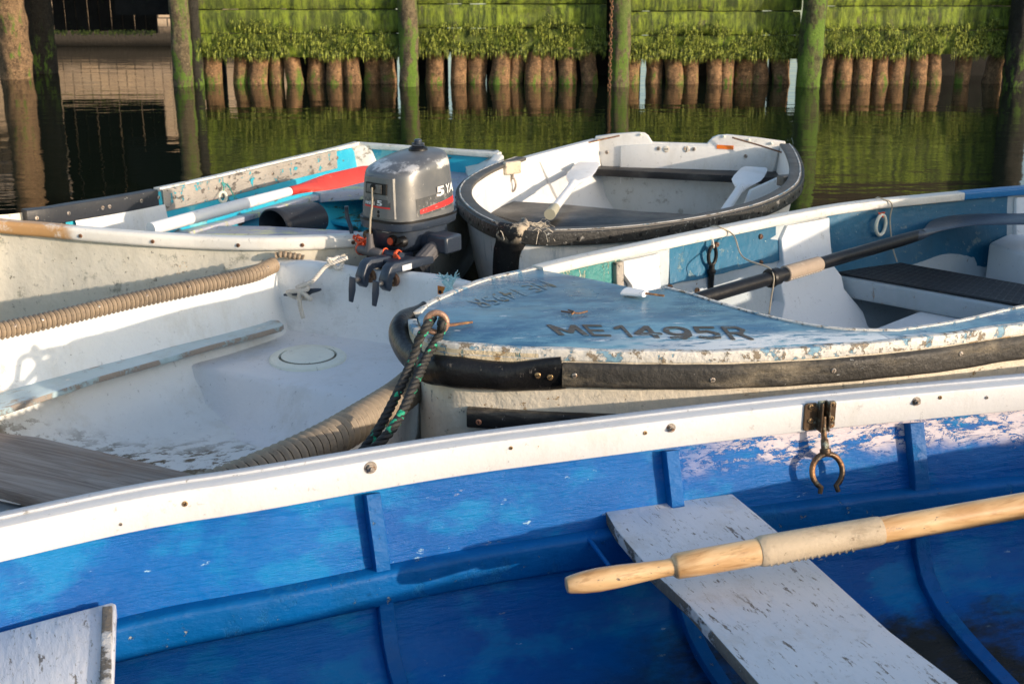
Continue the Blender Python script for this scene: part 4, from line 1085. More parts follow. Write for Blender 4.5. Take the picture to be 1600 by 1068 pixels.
# stern seat (a moulded box) with a curved front falling to the floor
ZS = .20
seat_edge = spline(ZL(ZS, (205, 556), (262, 562), (330, 574), (400, 588), (470, 603), (540, 617), (600, 632), (650, 640)), 40)
back = [V(*(cL.lerp(cR, -.06+1.12*i/39)+tn*.02).xy, ZS) for i in range(40)]
low = spline([Z(196, 574, .17), Z(262, 600, .12), Z(290, 635, .075), Z(340, 672, .058), Z(410, 700, .056), Z(470, 722, .056), Z(540, 735, .056), Z(600, 750, .056)], 40)
rws = []
for k in range(40):
    e, b, l = seat_edge[k], back[k], low[k]; row = [b.lerp(e, j/8) for j in range(8)]
    row += [e+(b-e).normalized()*.03, e+(b-e).normalized()*.012+V(0, 0, -.0015), e+V(0, 0, -.006), e.lerp(l, .06)+V(0, 0, -.012)]
    for j in range(1, 11):
        f = j/10; q = e.lerp(l, .06+.94*f); q.z = lerp(e.z-.018, l.z, 1-(1-f)**3.0); row.append(q)
    row = [v+V(0, 0, .003*mnoise.noise(v*6)) for v in row]
    rws.append(row)
m_dseat = paint('bluish_white_seat_paint', (.80, .81, .83), .03, [((.45, .48, .48), 60, .70, .74, (.5, 1.5, 1)), ((.55, .52, .45), 5, .66, .8)], .5, 45, .3, .004, lump=(4, .2, .02))
g = G(); g.grid(rws); part('stern_seat', g, m_dseat, boatD, angle=70)
m_groove2 = paint('hatch_gap_dirt', (.20, .20, .16), .2, [], .8, 60, .2)  # shadow line round the lid, painted as a darker ring
# round inspection hatch
hc = Z(481, 560, ZS+.003); g = G(); n = 40
prof = [(.124, -.004), (.124, .006), (.119, .010), (.094, .011), (.0925, .003), (.088, .003), (.086, .012), (.080, .016), (.0005, .017)]
g.grid([[hc+V(a*math.cos(2*math.pi*k/n), a*math.sin(2*math.pi*k/n), b) for k in range(n)] for a, b in prof], cyc=True)
for fi in range(len(g.f)):
    if fi//n in (4, 5): g.m[fi] = 1
ht = part('inspection_hatch', g, [m_hatch, m_groove2], boatD, angle=25, label='round cream inspection hatch in the stern seat')
for k in range(6):
    a = R(20+60*k); screw(ht, hc+V(.105*math.cos(a), .105*math.sin(a), .0065), V(0, 0, 1), .004, m_steel, h=.001)
# blue side bench plank along the far side
g = G(); pl = ZL(.262, (443, 506), (436, 500), (395, 497), (330, 508), (250, 530), (160, 556), (60, 590), (-60, 625), (-60, 668), (0, 640), (60, 620), (150, 589), (250, 561), (330, 538), (400, 520), (440, 509))
g.mi = 0; nn = len(pl); a = pl; b = [p-V(0, 0, .02) for p in a]; g.add(a, [list(range(nn))]); g.mi = 1; g.add(b, [list(range(nn))[::-1]]); g.add(a+b, [[i, i+nn, (i+1) % nn+nn, (i+1) % nn] for i in range(nn)])
m_dedge = paint('worn_blue_edge', (.42, .55, .58), .08, [((.33, .28, .23), 11, .44, .52), ((.6, .35, .3), 24, .64, .68)], .7, 60, .5)
part('side_bench', g, [m_dblue, m_dedge], boatD, smooth=False, bev=.004, weld=True, label='pale blue plank bench along the far side')
# moulded ledge that carries it
g = G(); led = spline(ZL(.20, (250, 552), (180, 578), (100, 610), (20, 640), (-90, 685)), 24); rws = []
for i, p in enumerate(led):
    n_ = normal_of(led, i); n_ = n_ if n_.x > 0 else -n_
    rws.append([p-n_*.16+V(0, 0, .012), p-n_*.02+V(0, 0, .006), p+V(0, 0, 0), p+n_*.008+V(0, 0, -.012), p+n_*.02+V(0, 0, -.05), p+n_*.06+V(0, 0, -.11), p+n_*.14+V(0, 0, -.148)])
g.grid(rws); part('side_ledge', g, m_dfloor, boatD, angle=60)
# weathered thwart
g = G(); th = ZL(.25, (-60, 664), (0, 675), (60, 682), (190, 712), (323, 745), (420, 775), (330, 850), (110, 792), (0, 762), (-80, 745)); g.prism(th, .03)
part('thwart', g, m_greywood, boatD, smooth=False, bev=.004, label='bare grey weathered plank thwart')
g = G(); g.prism(ZL(.222, (45, 778), (110, 797), (300, 852), (260, 900), (30, 850)), .16); part('thwart_box', g, m_dwhite, boatD, smooth=False, bev=.006)
g = G(); g.prism(ZL(.205, (-60, 768), (44, 790), (30, 860), (-90, 840)), .14); part('thwart_bracket', g, m_fdark, boatD, smooth=False, bev=.004)
m_groove = paint('dirty_hose_groove', (.045, .035, .025), .2, [], .8, 60, .2)  # darker colour for the grooves between the hose rings
# corrugated hose fenders
def hose(path, r, pitch, mat, amp=.0035, name='hose_fender', parent=None, squash=1.0, twist=0):
    L = sum((b-a).length for a, b in zip(path, path[1:])); per = 7; n = int(L/pitch*per)
    p = spline(path, n)
    rr = []
    for i in range(n):
        ph = (i % per)/per; q = r+amp*(.5+.5*math.cos(2*math.pi*ph)); q *= 1+.04*mnoise.noise(V(i*.004, 7, r*100)); rr.append((q, q*squash))
    g = G(); g.tube(p, rr, 20)
    for fi in range((n-1)*20):
        if (fi//20) % per == 3: g.m[fi] = 1
    return part(name, g, [mat, m_groove], parent, angle=180), p
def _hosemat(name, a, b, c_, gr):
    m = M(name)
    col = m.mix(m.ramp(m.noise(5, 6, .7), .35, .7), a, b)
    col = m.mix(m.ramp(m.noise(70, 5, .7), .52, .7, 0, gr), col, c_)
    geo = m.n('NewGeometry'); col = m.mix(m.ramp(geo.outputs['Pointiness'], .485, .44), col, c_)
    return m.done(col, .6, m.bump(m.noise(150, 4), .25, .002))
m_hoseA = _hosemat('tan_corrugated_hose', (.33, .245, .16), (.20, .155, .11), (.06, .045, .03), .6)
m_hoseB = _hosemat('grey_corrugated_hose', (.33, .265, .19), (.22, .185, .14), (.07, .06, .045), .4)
hp = [farD[i]+normal_of(farD, i)*-.012+V(0, 0, .010) for i in range(2, 66, 4)]
# make sure the offset is outwards (away from the boat's centre)
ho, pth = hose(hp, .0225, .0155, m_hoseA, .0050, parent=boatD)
for px in (413, 356, 290, 225, 150, 62, 20):
    i = nearest_i(pth, px); p = pth[i]; nn_ = V(.55, -.62, .45).normalized(); screw(ho, p+nn_*.0245, nn_, .0045, m_steel, slot='slot', h=.005)
hose([cL+V(.005, .0, .03), cL+V(.03, -.002, .034), cL+V(.075, .0, .026), cL+V(.10, .0, .020)], .012, .0155, m_hoseA, .004, parent=boatD, squash=.8)
hp = [nearD[i]+V(0, 0, .0) for i in range(6, 70, 4)]
hp = [cR+V(.02, -.05, -.01), V(-.115, 3.85, .40), V(-.112, 3.55, .405)]+hp[1:]
def outn(path, i):
    t = path[min(i+1, len(path)-1)]-path[max(i-1, 0)]; return V(-t.y, t.x, 0).normalized()
hp2 = [p+V(0, 0, .008)+outn(hp, i)*.012 for i, p in enumerate(hp)]
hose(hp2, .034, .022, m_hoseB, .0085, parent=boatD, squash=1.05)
# cleat with white rope
tf = lambda f, z, o=.0: (lambda q: V(q.x, q.y, z)+tn*(.032+o))(cL.lerp(cR, f))
fx = .185
cc = tf(fx, .345, .004); td = tv.normalized()
g = G(); e0 = cc-td*.075-V(0, 0, .016)+tn*.018; e1 = cc+td*.075+V(0, 0, .020)+tn*.018
g.tube([e0, e0.lerp(e1, .12), e0.lerp(e1, .35), e0.lerp(e1, .65), e0.lerp(e1, .88), e1], [(.004, .004), (.009, .007), (.0105, .010), (.0105, .010), (.009, .007), (.004, .004)], 12)
g.tube([cc-td*.018, cc-td*.018+tn*.016], .009, 8); g.tube([cc+td*.018, cc+td*.018+tn*.016], .009, 8)
part('cleat', g, m_navy, boatD, angle=60)
def rope(pts, r, nst=3, pitch=.05, mat=None, res=None, name='rope', parent=None):
    L = sum((Vector(b)-Vector(a)).length for a, b in zip(pts, pts[1:])); n = res or max(20, int(L/pitch*14))
    p = spline(pts, n); g = G(); up = None; fr = []
    for i, q in enumerate(p):
        t = (p[min(i+1, n-1)]-p[max(i-1, 0)]).normalized()
        if up is None: up = V(0, 0, 1) if abs(t.z) < .9 else V(0, 1, 0)
        up = (up-t*up.dot(t)).normalized(); fr.append((q, up, t.cross(up)))
    Ls = sum((b-a).length for a, b in zip(p, p[1:]))
    for s_ in range(nst):
        g.tube([q+(u*math.cos(2*math.pi*(s_/nst+i/(n-1)*Ls/pitch))+v*math.sin(2*math.pi*(s_/nst+i/(n-1)*Ls/pitch)))*r*.52 for i, (q, u, v) in enumerate(fr)], r*.56, 7)
    return part(name, g, mat, parent, angle=80)
topc = lambda f: cL.lerp(cR, f)+V(0, 0, .02)
rp = [cc+tn*.03-V(0, 0, .085)+td*.005, cc+tn*.038-V(0, 0, .03), cc+tn*.044+td*.01+V(0, 0, .012), cc+tn*.036+td*.04-V(0, 0, .012), cc+tn*.015+td*.02-V(0, 0, .018), cc+tn*.02-td*.03-V(0, 0, .018), cc+tn*.034-td*.05+V(0, 0, .0), cc+tn*.045-td*.01+V(0, 0, .012), cc+tn*.04+td*.035+V(0, 0, .022), cc+tn*.02+td*.015+V(0, 0, .034), cc+tn*.034-td*.01+V(0, 0, .02), cc+tn*.03+td*.05+V(0, 0, .05), topc(.29)+tn*.03, topc(.33)+tn*.02+V(0, 0, .015), topc(.38)+tn*.0+V(0, 0, .03)]
o = rope(rp, .0075, 3, .028, m_ropewhite); tag(o, 'off-white rope made fast round the dark cleat on the transom', 'rope')
kn = topc(.325)+tn*.016+V(0, 0, .012); g = G()
kp = [kn+V(.022*math.cos(a)*(1+.3*math.cos(3*a)), .012*math.sin(2*a), .018*math.sin(a)+.006*math.sin(3*a)) for a in [2*math.pi*k/14 for k in range(15)]]
rope(kp, .0072, 3, .026, m_ropewhite, parent=o, name='knot')
# orange tag and cyan rope
tc = tf(.915, .402, .004)
g = G(); a = V(0, 0, .014)
for s_, e_ in ((-.052, .052),): g.prism([tc+td*s_+a+V(0, 0, .006), tc+td*s_-a+V(0, 0, .006), tc+td*e_-a-V(0, 0, .004), tc+td*e_+a-V(0, 0, .004)], 0, direction=-tn*.003)
tg = part('orange_tag', g, m_orangeworn, boatD, smooth=False)
for s_ in (-.043, .044): screw(tg, tc+td*s_+tn*.0005, tn, .006, m_blackp, h=.002, slot='slot')
c = tc+tn*.015
o = rope([c+V(.012, 0, .055), c+V(.0, 0, .03), c+V(-.012, 0, .005), c+V(-.004, 0, -.02), c+V(-.018, -.004, -.04), c+V(-.045, 0, -.036), c+V(-.06, 0, -.055), c+V(-.045, 0, -.075), c+V(-.03, .004, -.06)], .009, 3, .03, m_ropecyan); tag(o, 'frayed pale cyan rope knotted over the orange tag', 'rope')
o2 = rope([c+V(-.018, 0, .045), c+V(.004, -.006, .02), c+V(.006, -.012, -.01), c+V(-.012, -.01, -.025), c+V(-.002, -.004, -.06)], .009, 3, .03, m_ropecyan, name='strand', parent=o)
g = G(); rnd = random.Random(9)
for k in range(46):
    b_ = c+V(.012 if k % 2 else -.018, 0, .05); d = V(rnd.uniform(-1, 1), rnd.uniform(-.5, .5), rnd.uniform(.0, 1)).normalized()
    g.tube([b_, b_+d*.016, b_+d*rnd.uniform(.02, .04)+V(0, 0, -.004)], .0011, 4)
part('frayed_end', g, m_ropecyan, o)

# ================================================================ white dinghy with black rubber rail
ZC = .52
def zc(px, py, dz=0): return Z(px, py, ZC+dz)
stem = Z(812, 362, .545)
portC = spline([stem, Z(780, 355, .535), Z(742, 335, .525), zc(722, 312), zc(728, 290), zc(762, 268), zc(812, 250), Z(870, 234, .51), Z(928, 219, .51)], 70)
starC = spline([stem, Z(850, 366, .535), Z(930, 364, .525), zc(1020, 356), zc(1110, 342), zc(1190, 322), zc(1238, 296), zc(1248, 270), Z(1240, 243, .51), Z(1228, 226, .51)], 70)
boatC = thing('dinghy', 'white dinghy with black rubber rail and two black seats', 'boat', (.6, 5.6, -.05), 'small boats moored together')
inC = [(.035, 0), (.04, .2), (.055, .45), (.085, .7), (.15, .9), (.28, .98), (.45, 1)]
g = G(); g.grid(hullsurf(portC[3:], starC[3:], inC, .10, 8, .003)); part('inner_hull', g, m_cwhite, boatC, angle=85)
outC = [(.012, 0), (.02, .15), (.045, .4), (.085, .65), (.15, .95), (.3, 1.15)]
g = G(); g.grid(hullsurf(portC, starC, outC, -.05, 4)); part('hull', g, m_chull, boatC, angle=85)
i_end = {}
for path, sg, tpx in ((portC, 1, 804), (starC, -1, 1236)):
    ie = nearest_i(path, 812) if sg > 0 else 67
    if sg > 0: ie = min(i for i, p in enumerate(path) if p.y > zc(806, 251).y)
    pp = path[:ie+1]
    g = G(); g.sweep([p+V(0, 0, .002) for p in pp], [(sg*a, b) for a, b in rrect(-.012, .042, .0, .016, .006, 3)][::sg]); part('rail_top', g, m_crail, boatC, angle=50)
    g = G(); g.sweep(pp, [(sg*a, b) for a, b in rrect(-.024, -.010, -.036, .012, .004, 3)][::sg]); rs = part('rail_side', g, m_crailside, boatC, angle=50)
    # worn white seam between them
    g = G(); g.sweep([p+V(0, 0, .0175) for p in pp[3:]], lambda t, sg=sg: [(sg*a+ .002*mnoise.noise(V(t*60, 0, 1)), b) for a, b in [(-.008, -.002), (-.003, -.002), (-.003, .0016), (-.008, .0016)]][::sg]); part('seam', g, m_wornwhite, boatC, angle=30)
    for i in range(5, ie, 3):
        n_ = -normal_of(path, i, sg); p = path[i]-n_*0
        g = None
        screw(rs, p+n_*.0245+V(0, 0, -.012), n_, .0065, m_blackp, slot='slot', h=.002, name='rail_screw')
# white gunwale line aft on the port side
ie = min(i for i, p in enumerate(portC) if p.y > zc(806, 251).y)
g = G(); g.sweep(portC[ie:], rrect(-.012, .03, -.02, .008, .004, 3)); part('gunwale', g, m_cwhite, boatC, angle=50)
# canvas patch and black apron over the stem
ap = G(); rws = []
hd = V(.93, .36, 0).normalized(); bk_ = V(-hd.y, hd.x, 0)
for k in range(14):
    z = .562-.028*k; row = []
    out_ = .034 if k < 3 else .022
    for i in range(-4, 5):
        u = i/4; q = stem+V(-.006, 0, 0)+hd*(u*(.062 if k else .058))-bk_*(out_-.075*u*u-(.0 if k > 1 else 0))+bk_*((.56-z)*.17)
        row.append(V(q.x, q.y, z+.003*mnoise.noise(V(i*.6, k*.5, 3))))
    rws.append(row)
rws = [[p+bk_*.07+V(0, 0, .006) for p in rws[0]], [p+bk_*.03+V(0, 0, .012) for p in rws[0]]]+rws
ap.grid(rws); m_apron = paint('worn_black_canvas', (.012, .012, .013), .2, [((.46, .38, .28), 9, .47, .52, None, (2, .50, .535)), ((.3, .27, .22), 70, .69, .72)], .5, 70, .4)
apr = part('bow_apron', ap, m_apron, boatC, angle=80, rough=.003)
so_ = apr.modifiers.new('thick', 'SOLIDIFY'); so_.thickness = .006
g = G(); rnd = random.Random(2)
for k in range(90):
    b_ = Z(rnd.choice([838, 842, 846, 850, 782]), 350+rnd.uniform(-4, 10), .55)+V(0, -.02, .0); d = V(rnd.uniform(-1, 1), rnd.uniform(-.8, .1), rnd.uniform(-1, .4)).normalized(); l_ = rnd.uniform(.02, .05)
    if b_.x < 0: l_ *= .6
    g.tube([b_, b_+d*l_*.5+V(0, 0, .004), b_+d*l_+V(0, 0, -.01)], .0011, 4)
part('frayed_threads', g, m_fray, apr)
# transom with two raised corner pieces
tL, tR = Z(930, 219, .51), Z(1227, 227, .51)
tvC = tR-tL; tvC.z = 0; tdC = tvC.normalized(); tnC = V(tdC.y, -tdC.x, 0); Lc = tvC.length
def ctop(f):
    if f < .30: return .512+.040*sstep(f, -.02, .12)*1 - .010*f/.3
    return .500
prof_pts = []
def arc(f0, f1, z0, z1, n=6): return [(lerp(f0, f1, k/n), lerp(z0, z1, 1-(1-k/n)**2)) for k in range(n+1)]
ptsT = [(-.0, .505), (.0, .530), (.10, .545), (.22, .556), (.262, .554), (.283, .540), (.297, .520), (.305, .508)]
ptsT += [(.595, .508), (.605, .522), (.622, .540), (.65, .552), (.70, .556), (.85, .545), (1.0, .528), (1.0, .505)]
lowT = [(.96, .38), (.90, .25), (.82, .12), (.70, .05), (.30, .05), (.18, .12), (.10, .25), (.04, .38)]
poly = [tL+tdC*(f*Lc)+V(0, 0, z-.51) for f, z in ptsT+lowT]
g = G(); g.prism([p+tnC*.012 for p in poly], 0, direction=-tnC*.03); tc_ = part('transom', g, m_cwhite, boatC, smooth=False, bev=.005, seg=3)
g = G()   # doubling board inside the transom
dbl = [tL+tdC*(f*Lc)+V(0, 0, z-.51)+tnC*.026 for f, z in ((.14, .488), (.30, .500), (.60, .500), (.97, .497), (.93, .30), (.86, .16), (.2, .16), (.14, .3))]
g.prism(dbl, 0, direction=-tnC*.0135); part('transom_pad', g, m_cwhite, tc_, smooth=False, bev=.003)
def onT(px, py, o=.027):
    r = Vector(_ray(px, py)); p0 = tL+tnC*o; n_ = tnC; t = (p0-V(0, 0, CAMZ)).dot(n_)/r.dot(n_); return V(0, 0, CAMZ)+r*t
for px, py in ((948, 238), (1029, 232), (1084, 233), (1165, 244)): screw(tc_, onT(px, py), tnC, .010, m_steel, h=.004, slot='slot', name='bolt_head')
for px, py in ((1041, 233), (1073, 233)): screw(tc_, onT(px, py), tnC, .016, paint('stained_plug', (.7, .66, .58), .05, [((.5, .3, .15), 60, .55, .6)], .5, 60, .2), h=.003, slot='slot', name='drain_plug')
for px, py in ((1001, 210), (1131, 213), (1170, 219), (1205, 224)): screw(tc_, onT(px, py, .014), tnC, .007, m_hatch, h=.006, slot='slot', name='bolt_head')
g = G(); q = onT(1133, 230); g.prism([q+tdC*a+V(0, 0, b)+tnC*.002 for a, b in ((-.042, -.009), (.042, -.011), (.042, .009), (-.042, .011))], 0, direction=-tnC*.0025); part('orange_sticker', g, m_orange, tc_, smooth=False, label='orange sticker on the inside of the transom')
for a, b in (((888, 227), (968, 212)), ((1144, 215), (1222, 236))):
    pa, pb = onT(*a, .05), onT(*b, .05)
    if a[0] < 900: pa = pa+tnC*.10
    else: pb = pb+tnC*.05
    g = G(); g.tube([pa, pa.lerp(pb, .5)+V(0, 0, .002), pb], .0042, 8); part('bungee_rod', g, m_rust, tc_)
# seats
def seatC(pxs, z, th, name='seat'):
    g = G(); g.prism(ZL(z, *pxs), th); return part(name, g, m_cblack, boatC, smooth=False, bev=.004)
seatC(((884, 262), (902, 251), (1222, 264), (1216, 278)), .38, .035)
seatC(((760, 332), (783, 313), (870, 318), (1000, 330), (1110, 336), (1150, 345), (1100, 372), (830, 352)), .36, .034)
g = G(); st_ = ZL(.35, (890, 268), (1212, 284)); g.prism([st_[0]+V(-.08, .05, 0), st_[1]+V(.05, .05, 0), st_[1]+V(.05, .075, 0), st_[0]+V(-.08, .075, 0)], .24)
bk = part('seat_riser', g, paint('grey_white_riser', (.56, .57, .54), .05, [((.35, .34, .3), 18, .6, .7)], .5, 40, .2), boatC, smooth=False, bev=.003)
# triangular side knees
def wallC(path, other, px, z, extra=0):
    i = nearest_i(path, px); return wallCi(path, other, i, z, extra)
def wallCi(path, other, i, z, extra=0):
    d = other[i]-path[i]; d.z = 0; d.normalize(); fr = (path[i].z-z)/(path[i].z-.10)
    wv = .04
    for (a0, f0), (a1, f1) in zip(inC, inC[1:]):
        if f0 <= fr <= f1: wv = lerp(a0, a1, (fr-f0)/(f1-f0)); break
    p = path[i]+d*(wv+extra); return V(p.x, p.y, z)
g = G(); pa = Z(826, 254, .50); pb = Z(866, 282, .41); pc = Z(842, 318, .28); sd_ = V(.03, -.04, 0)
pa, pb, pc = wallC(portC, starC, 828, .495, .008), wallC(portC, starC, 868, .40, .035), wallC(portC, starC, 850, .27, .01)
g.prism([pa, pb, pc], 0, direction=V(-.02, .008, 0)); part('knee', g, m_cwhite, boatC, smooth=False, bev=.003)
g = G(); g.prism([Z(1228, 273, .50), Z(1175, 297, .44), Z(1160, 335, .33), Z(1215, 330, .33)], 0, direction=V(-.012, .012, 0)); part('knee', g, m_cwhite, boatC, smooth=False, bev=.003)
g = G(); g.box(Z(1228, 282, .515), V(.028, .012, 0), V(-.01, .022, 0), V(0, 0, .022)); part('rowlock_block', g, m_crail, boatC, smooth=False, bev=.003)
g = G(); g.box(zc(800, 262, .0), V(.035, .022, 0), V(-.008, .012, 0), V(0, 0, .028)); pad = part('canvas_pad', g, m_fray, boatC, bev=.006)
c = Z(801, 277, .47); g = G(); g.tube([c+V(0, 0, .04), c+V(0, 0, -.005)], .006, 10); g.tube([c+V(math.cos(a)*.014, 0, -.033+math.sin(a)*.03) for a in [2*math.pi*k/20 for k in range(21)]], .005, 8, caps=False); g.tube([c+V(-.012, 0, -.06), c+V(-.012, 0, -.10)], .006, 8)
o = part('rowlock', g, m_steel); tag(o, 'grey metal rowlock hanging inside the white dinghy below its canvas pad', 'rowlock')
# two white paddles-shaped oars
def oarC(label, tip, neck, end, wblade, r):
    t = thing('oar', label, 'oar', neck, 'oars')
    ax = (end-neck); L = ax.length; ax.normalize()
    g = G(); g.tube([neck-ax*.06, neck, neck.lerp(end, .5), end], [r*1.1, r*.95, r*1.0, r], 14); part('shaft', g, m_shaftwhite, t)
    up = V(0, 0, 1); side = ax.cross(up).normalized(); nn = side.cross(ax).normalized()
    bd = (tip-neck); bl = bd.length; bd.normalize(); sdv = bd.cross(V(0, 0, 1)).normalized(); nrm = sdv.cross(bd).normalized()
    outline = []
    ws = [(0, .020), (.12, .026), (.28, .050), (.42, .064), (.6, .067), (.8, .064), (.95, .060), (1.0, .054)]
    rws = []
    for f, wv in ws:
        wv *= wblade/.067; p = neck+bd*bl*f; th_ = lerp(.014, .004, sstep(f, 0, .35))
        row = [p-sdv*wv, p-sdv*wv*.8+nrm*th_, p+nrm*(th_+.004*(1-f)), p+sdv*wv*.8+nrm*th_, p+sdv*wv, p+sdv*wv*.8-nrm*th_, p-nrm*th_, p-sdv*wv*.8-nrm*th_]
        rws.append(row)
    g = G(); g.grid(rws, cyc=True); g.add(rws[0], [list(range(8))]); g.add(rws[-1], [list(range(8))]); part('blade', g, m_shaftwhite, t, angle=60, bev=.002)
    return t, ax, end
t, ax, e = oarC('white oar with taped grip, blade up on the rear black seat', Z(920, 254, .44), Z(893, 291, .42), Z(866, 326, .40), .066, .019)
g = G(); g.tube([e-ax*.02, e, e+ax*.10], [.020, .0215, .024], 16); part('grip', g, m_grip, t, bev=.002)
oarC('white oar with notched blade at the starboard side of the dinghy', Z(1180, 262, .44), Z(1155, 296, .42), Z(1122, 345, .40), .072, .019)

# ================================================================ old turquoise boat at the left
nearB = spline([V(-2.25, 4.98, .56), Z(-60, 335, .56), Z(0, 346, .54), Z(70, 352, .53), Z(140, 359, .52), Z(230, 366, .51), Z(320, 371, .50), Z(420, 373, .50), Z(520, 370, .50), Z(620, 360, .50), Z(700, 325, .50), Z(752, 280, .50), Z(779, 244, .50)], 90)
farB = spline([V(-2.28, 5.02, .56), Z(-40, 333, .56), Z(50, 331, .55), Z(110, 322, .54), Z(180, 311, .53), Z(245, 299, .52), Z(330, 281, .51), Z(430, 257, .50), Z(520, 236, .50), Z(558, 226, .50)], 90)
boatB = thing('old_skiff', 'old skiff with peeling turquoise inside and moulded white rail', 'boat', (-1.0, 5.3, -.05), 'small boats moored together')
inB = [(.02, 0), (.03, .25), (.05, .5), (.09, .75), (.16, .92), (.3, 1)]
g = G(); g.grid(hullsurf(farB[29:], nearB[29:], inB, .12, 6, .003)); part('inner_planking', g, m_bturq, boatB, angle=85)
outB = [(-.010, 0), (.0, .2), (.03, .5), (.08, .8), (.2, 1.0), (.4, 1.1)]
g = G(); g.grid(hullsurf(farB, nearB, outB, -.03, 3)); part('hull', g, m_bhull, boatB, angle=85)
g = G(); g.sweep(nearB, [(-a, b) for a, b in rrect(-.026, .030, -.040, .008, .014, 4)][::-1]); rb = part('moulded_rail', g, m_brail, boatB, angle=60)
for px in (139, 248, 371, 474, 547):
    p, n_ = at_px(nearB, px); n_ = -n_ if n_.y > 0 else n_; screw(rb, p+n_*.0265+V(0, 0, -.018), n_, .007, m_rust, h=.003, slot='slot')
g = G(); i0, i1_ = nearest_i(farB, 42), nearest_i(farB, 247); g.sweep([p+V(0, 0, .004) for p in farB[i0:i1_]], rrect(-.012, .034, -.055, .010, .004, 2)); bt = part('black_trim', g, m_bblack, boatB, angle=50)
for px in (52, 95, 148, 156, 209, 240):
    i = nearest_i(farB, px); n_ = normal_of(farB, i); screw(bt, farB[i]+n_*.0345+V(0, 0, -.018), n_, .008, m_steel, h=.003, slot='slot')
g = G(); i2 = nearest_i(farB, 522); g.sweep([p+V(0, 0, .002) for p in farB[i1_:i2]], rrect(-.012, .030, -.085, .006, .004, 2)); iw = part('inwale', g, m_greywood2, boatB, angle=50, label='bare grey inwale with flecks of turquoise')
for px in (267, 325, 415, 517):
    i = nearest_i(farB, px); n_ = normal_of(farB, i); screw(iw, farB[i]+n_*.0305+V(0, 0, -.03), n_, .009, m_steel, h=.003, slot='slot')
g = G(); g.sweep([p+V(0, 0, .010) for p in farB[i1_:]], rrect(-.018, .016, -.012, .005, .003, 2)); part('gunwale', g, m_bgreywhite, boatB, angle=50)
g = G(); i3 = nearest_i(farB, 480); sw = farB[i1_-14:i1_+1]; g.grid([[p+normal_of(sw, k)*.034+V(0, 0, -.05), p+normal_of(sw, k)*.05+V(0, 0, -.14)] for k, p in enumerate(sw)]); part('white_side_panel', g, m_cwhite, boatB)
# riser line along the far inner side (grey stringer) and lower planks
ln = [V(*(farB[k]+normal_of(farB, k)*.062).xy, farB[k].z-.175) for k in range(30, i2)]
g = G(); g.sweep(ln, rrect(-.02, .03, -.018, .006, .004, 2)); part('stringer', g, m_bseat, boatB, angle=50)
# corner block, transom with turquoise inside
tA, tB = Z(558, 226, .50), Z(779, 242, .50)
cor = [Z(519, 236, .50), Z(545, 229, .50), Z(580, 227, .50), Z(583, 262, .40), Z(540, 275, .36), Z(528, 264, .38)]
g = G(); g.prism(cor, 0, direction=V(.02, .05, -.0)); part('corner_knee', g, m_bgreywhite, boatB, smooth=False, bev=.006)
tq = (tB-tA); tq.z = 0; tqd = tq.normalized(); tqn = V(tqd.y, -tqd.x, 0)
g = G(); g.prism([tA+V(0, 0, -.006), tB+V(0, 0, -.006), tB-tqd*.06+V(0, 0, -.38), tA+tqd*.06+V(0, 0, -.38)], 0, direction=-tqn*.03); trb = part('transom', g, m_bturq, boatB, smooth=False, bev=.003)
g = G(); g.sweep([tA+V(0, 0, .004), tA.lerp(tB, .5)+V(0, 0, .004), tB+V(0, 0, .004)], rrect(-.036, .012, -.02, .006, .005, 2)); part('transom_cap', g, m_bgreywhite, trb, angle=50)
g = G(); g.prism([Z(712, 232, .50), Z(779, 234, .51), Z(786, 246, .50), Z(760, 300, .44), Z(738, 285, .40), Z(722, 262, .40)], 0, direction=V(.01, .02, -.03)); part('corner_knee', g, m_bgreywhite, boatB, smooth=False, bev=.008)
# side bench on the near aft side, stern bench, floor boards
g = G(); g.prism(ZL(.40, (700, 262), (735, 258), (762, 262), (738, 300), (690, 330), (640, 340)), .02); part('side_bench', g, m_bseat, boatB, smooth=False, bev=.004)
g = G(); g.prism(ZL(.34, (455, 290), (570, 264), (720, 262), (720, 290), (590, 296), (500, 302)), .045); part('stern_bench', g, m_bseat, boatB, smooth=False, bev=.005)
g = G(); g.prism(ZL(.335, (200, 360), (300, 352), (420, 353), (560, 361), (560, 372), (300, 372)), .03); part('thwart', g, m_bseat, boatB, smooth=False, bev=.004)
for a, b, c_, d_ in (((395, 322), (455, 302), (600, 318), (560, 352)), ((455, 302), (500, 296), (700, 300), (640, 322))):
    g = G(); g.prism(ZL(.20, a, b, c_, d_), .02); part('floor_board', g, m_bfloor, boatB, smooth=False, bev=.004)
g = G(); g.prism([Z(452, 300, .30), Z(480, 296, .30), Z(486, 308, .25), Z(456, 312, .25)], 0, direction=V(.02, .04, 0)); part('cleat_block', g, m_greywood, boatB, smooth=False, bev=.003)
# black open pipe section lying inside
ca, cb = Z(440, 344, .30), Z(520, 338, .31); axp = (cb-ca).normalized(); n = 36; g = G()
u_ = V(0, 0, 1); sd_ = axp.cross(u_).normalized(); u_ = sd_.cross(axp)
axp = V(.62, .78, 0).normalized(); sd_ = axp.cross(V(0, 0, 1)); u_ = V(0, 0, 1)
prof = [(.0, .090), (.006, .097), (.03, .097), (.033, .092), (.25, .086), (.25, .001)]
inn = [(.0, .090), (.004, .085), (.24, .080), (.24, .001)]
ca = Z(426, 354, .31)
def ringp(a, r): return [ca+axp*a+sd_*(r*math.cos(2*math.pi*k/n))+u_*(r*.8*math.sin(2*math.pi*k/n)) for k in range(n)]
g.grid([ringp(a, r) for a, r in prof], cyc=True); g.grid([ringp(a, r) for a, r in inn], cyc=True)
o = part('bucket', g, m_bblack, angle=50); tag(o, 'black bucket lying on its side in the turquoise skiff', 'bucket')
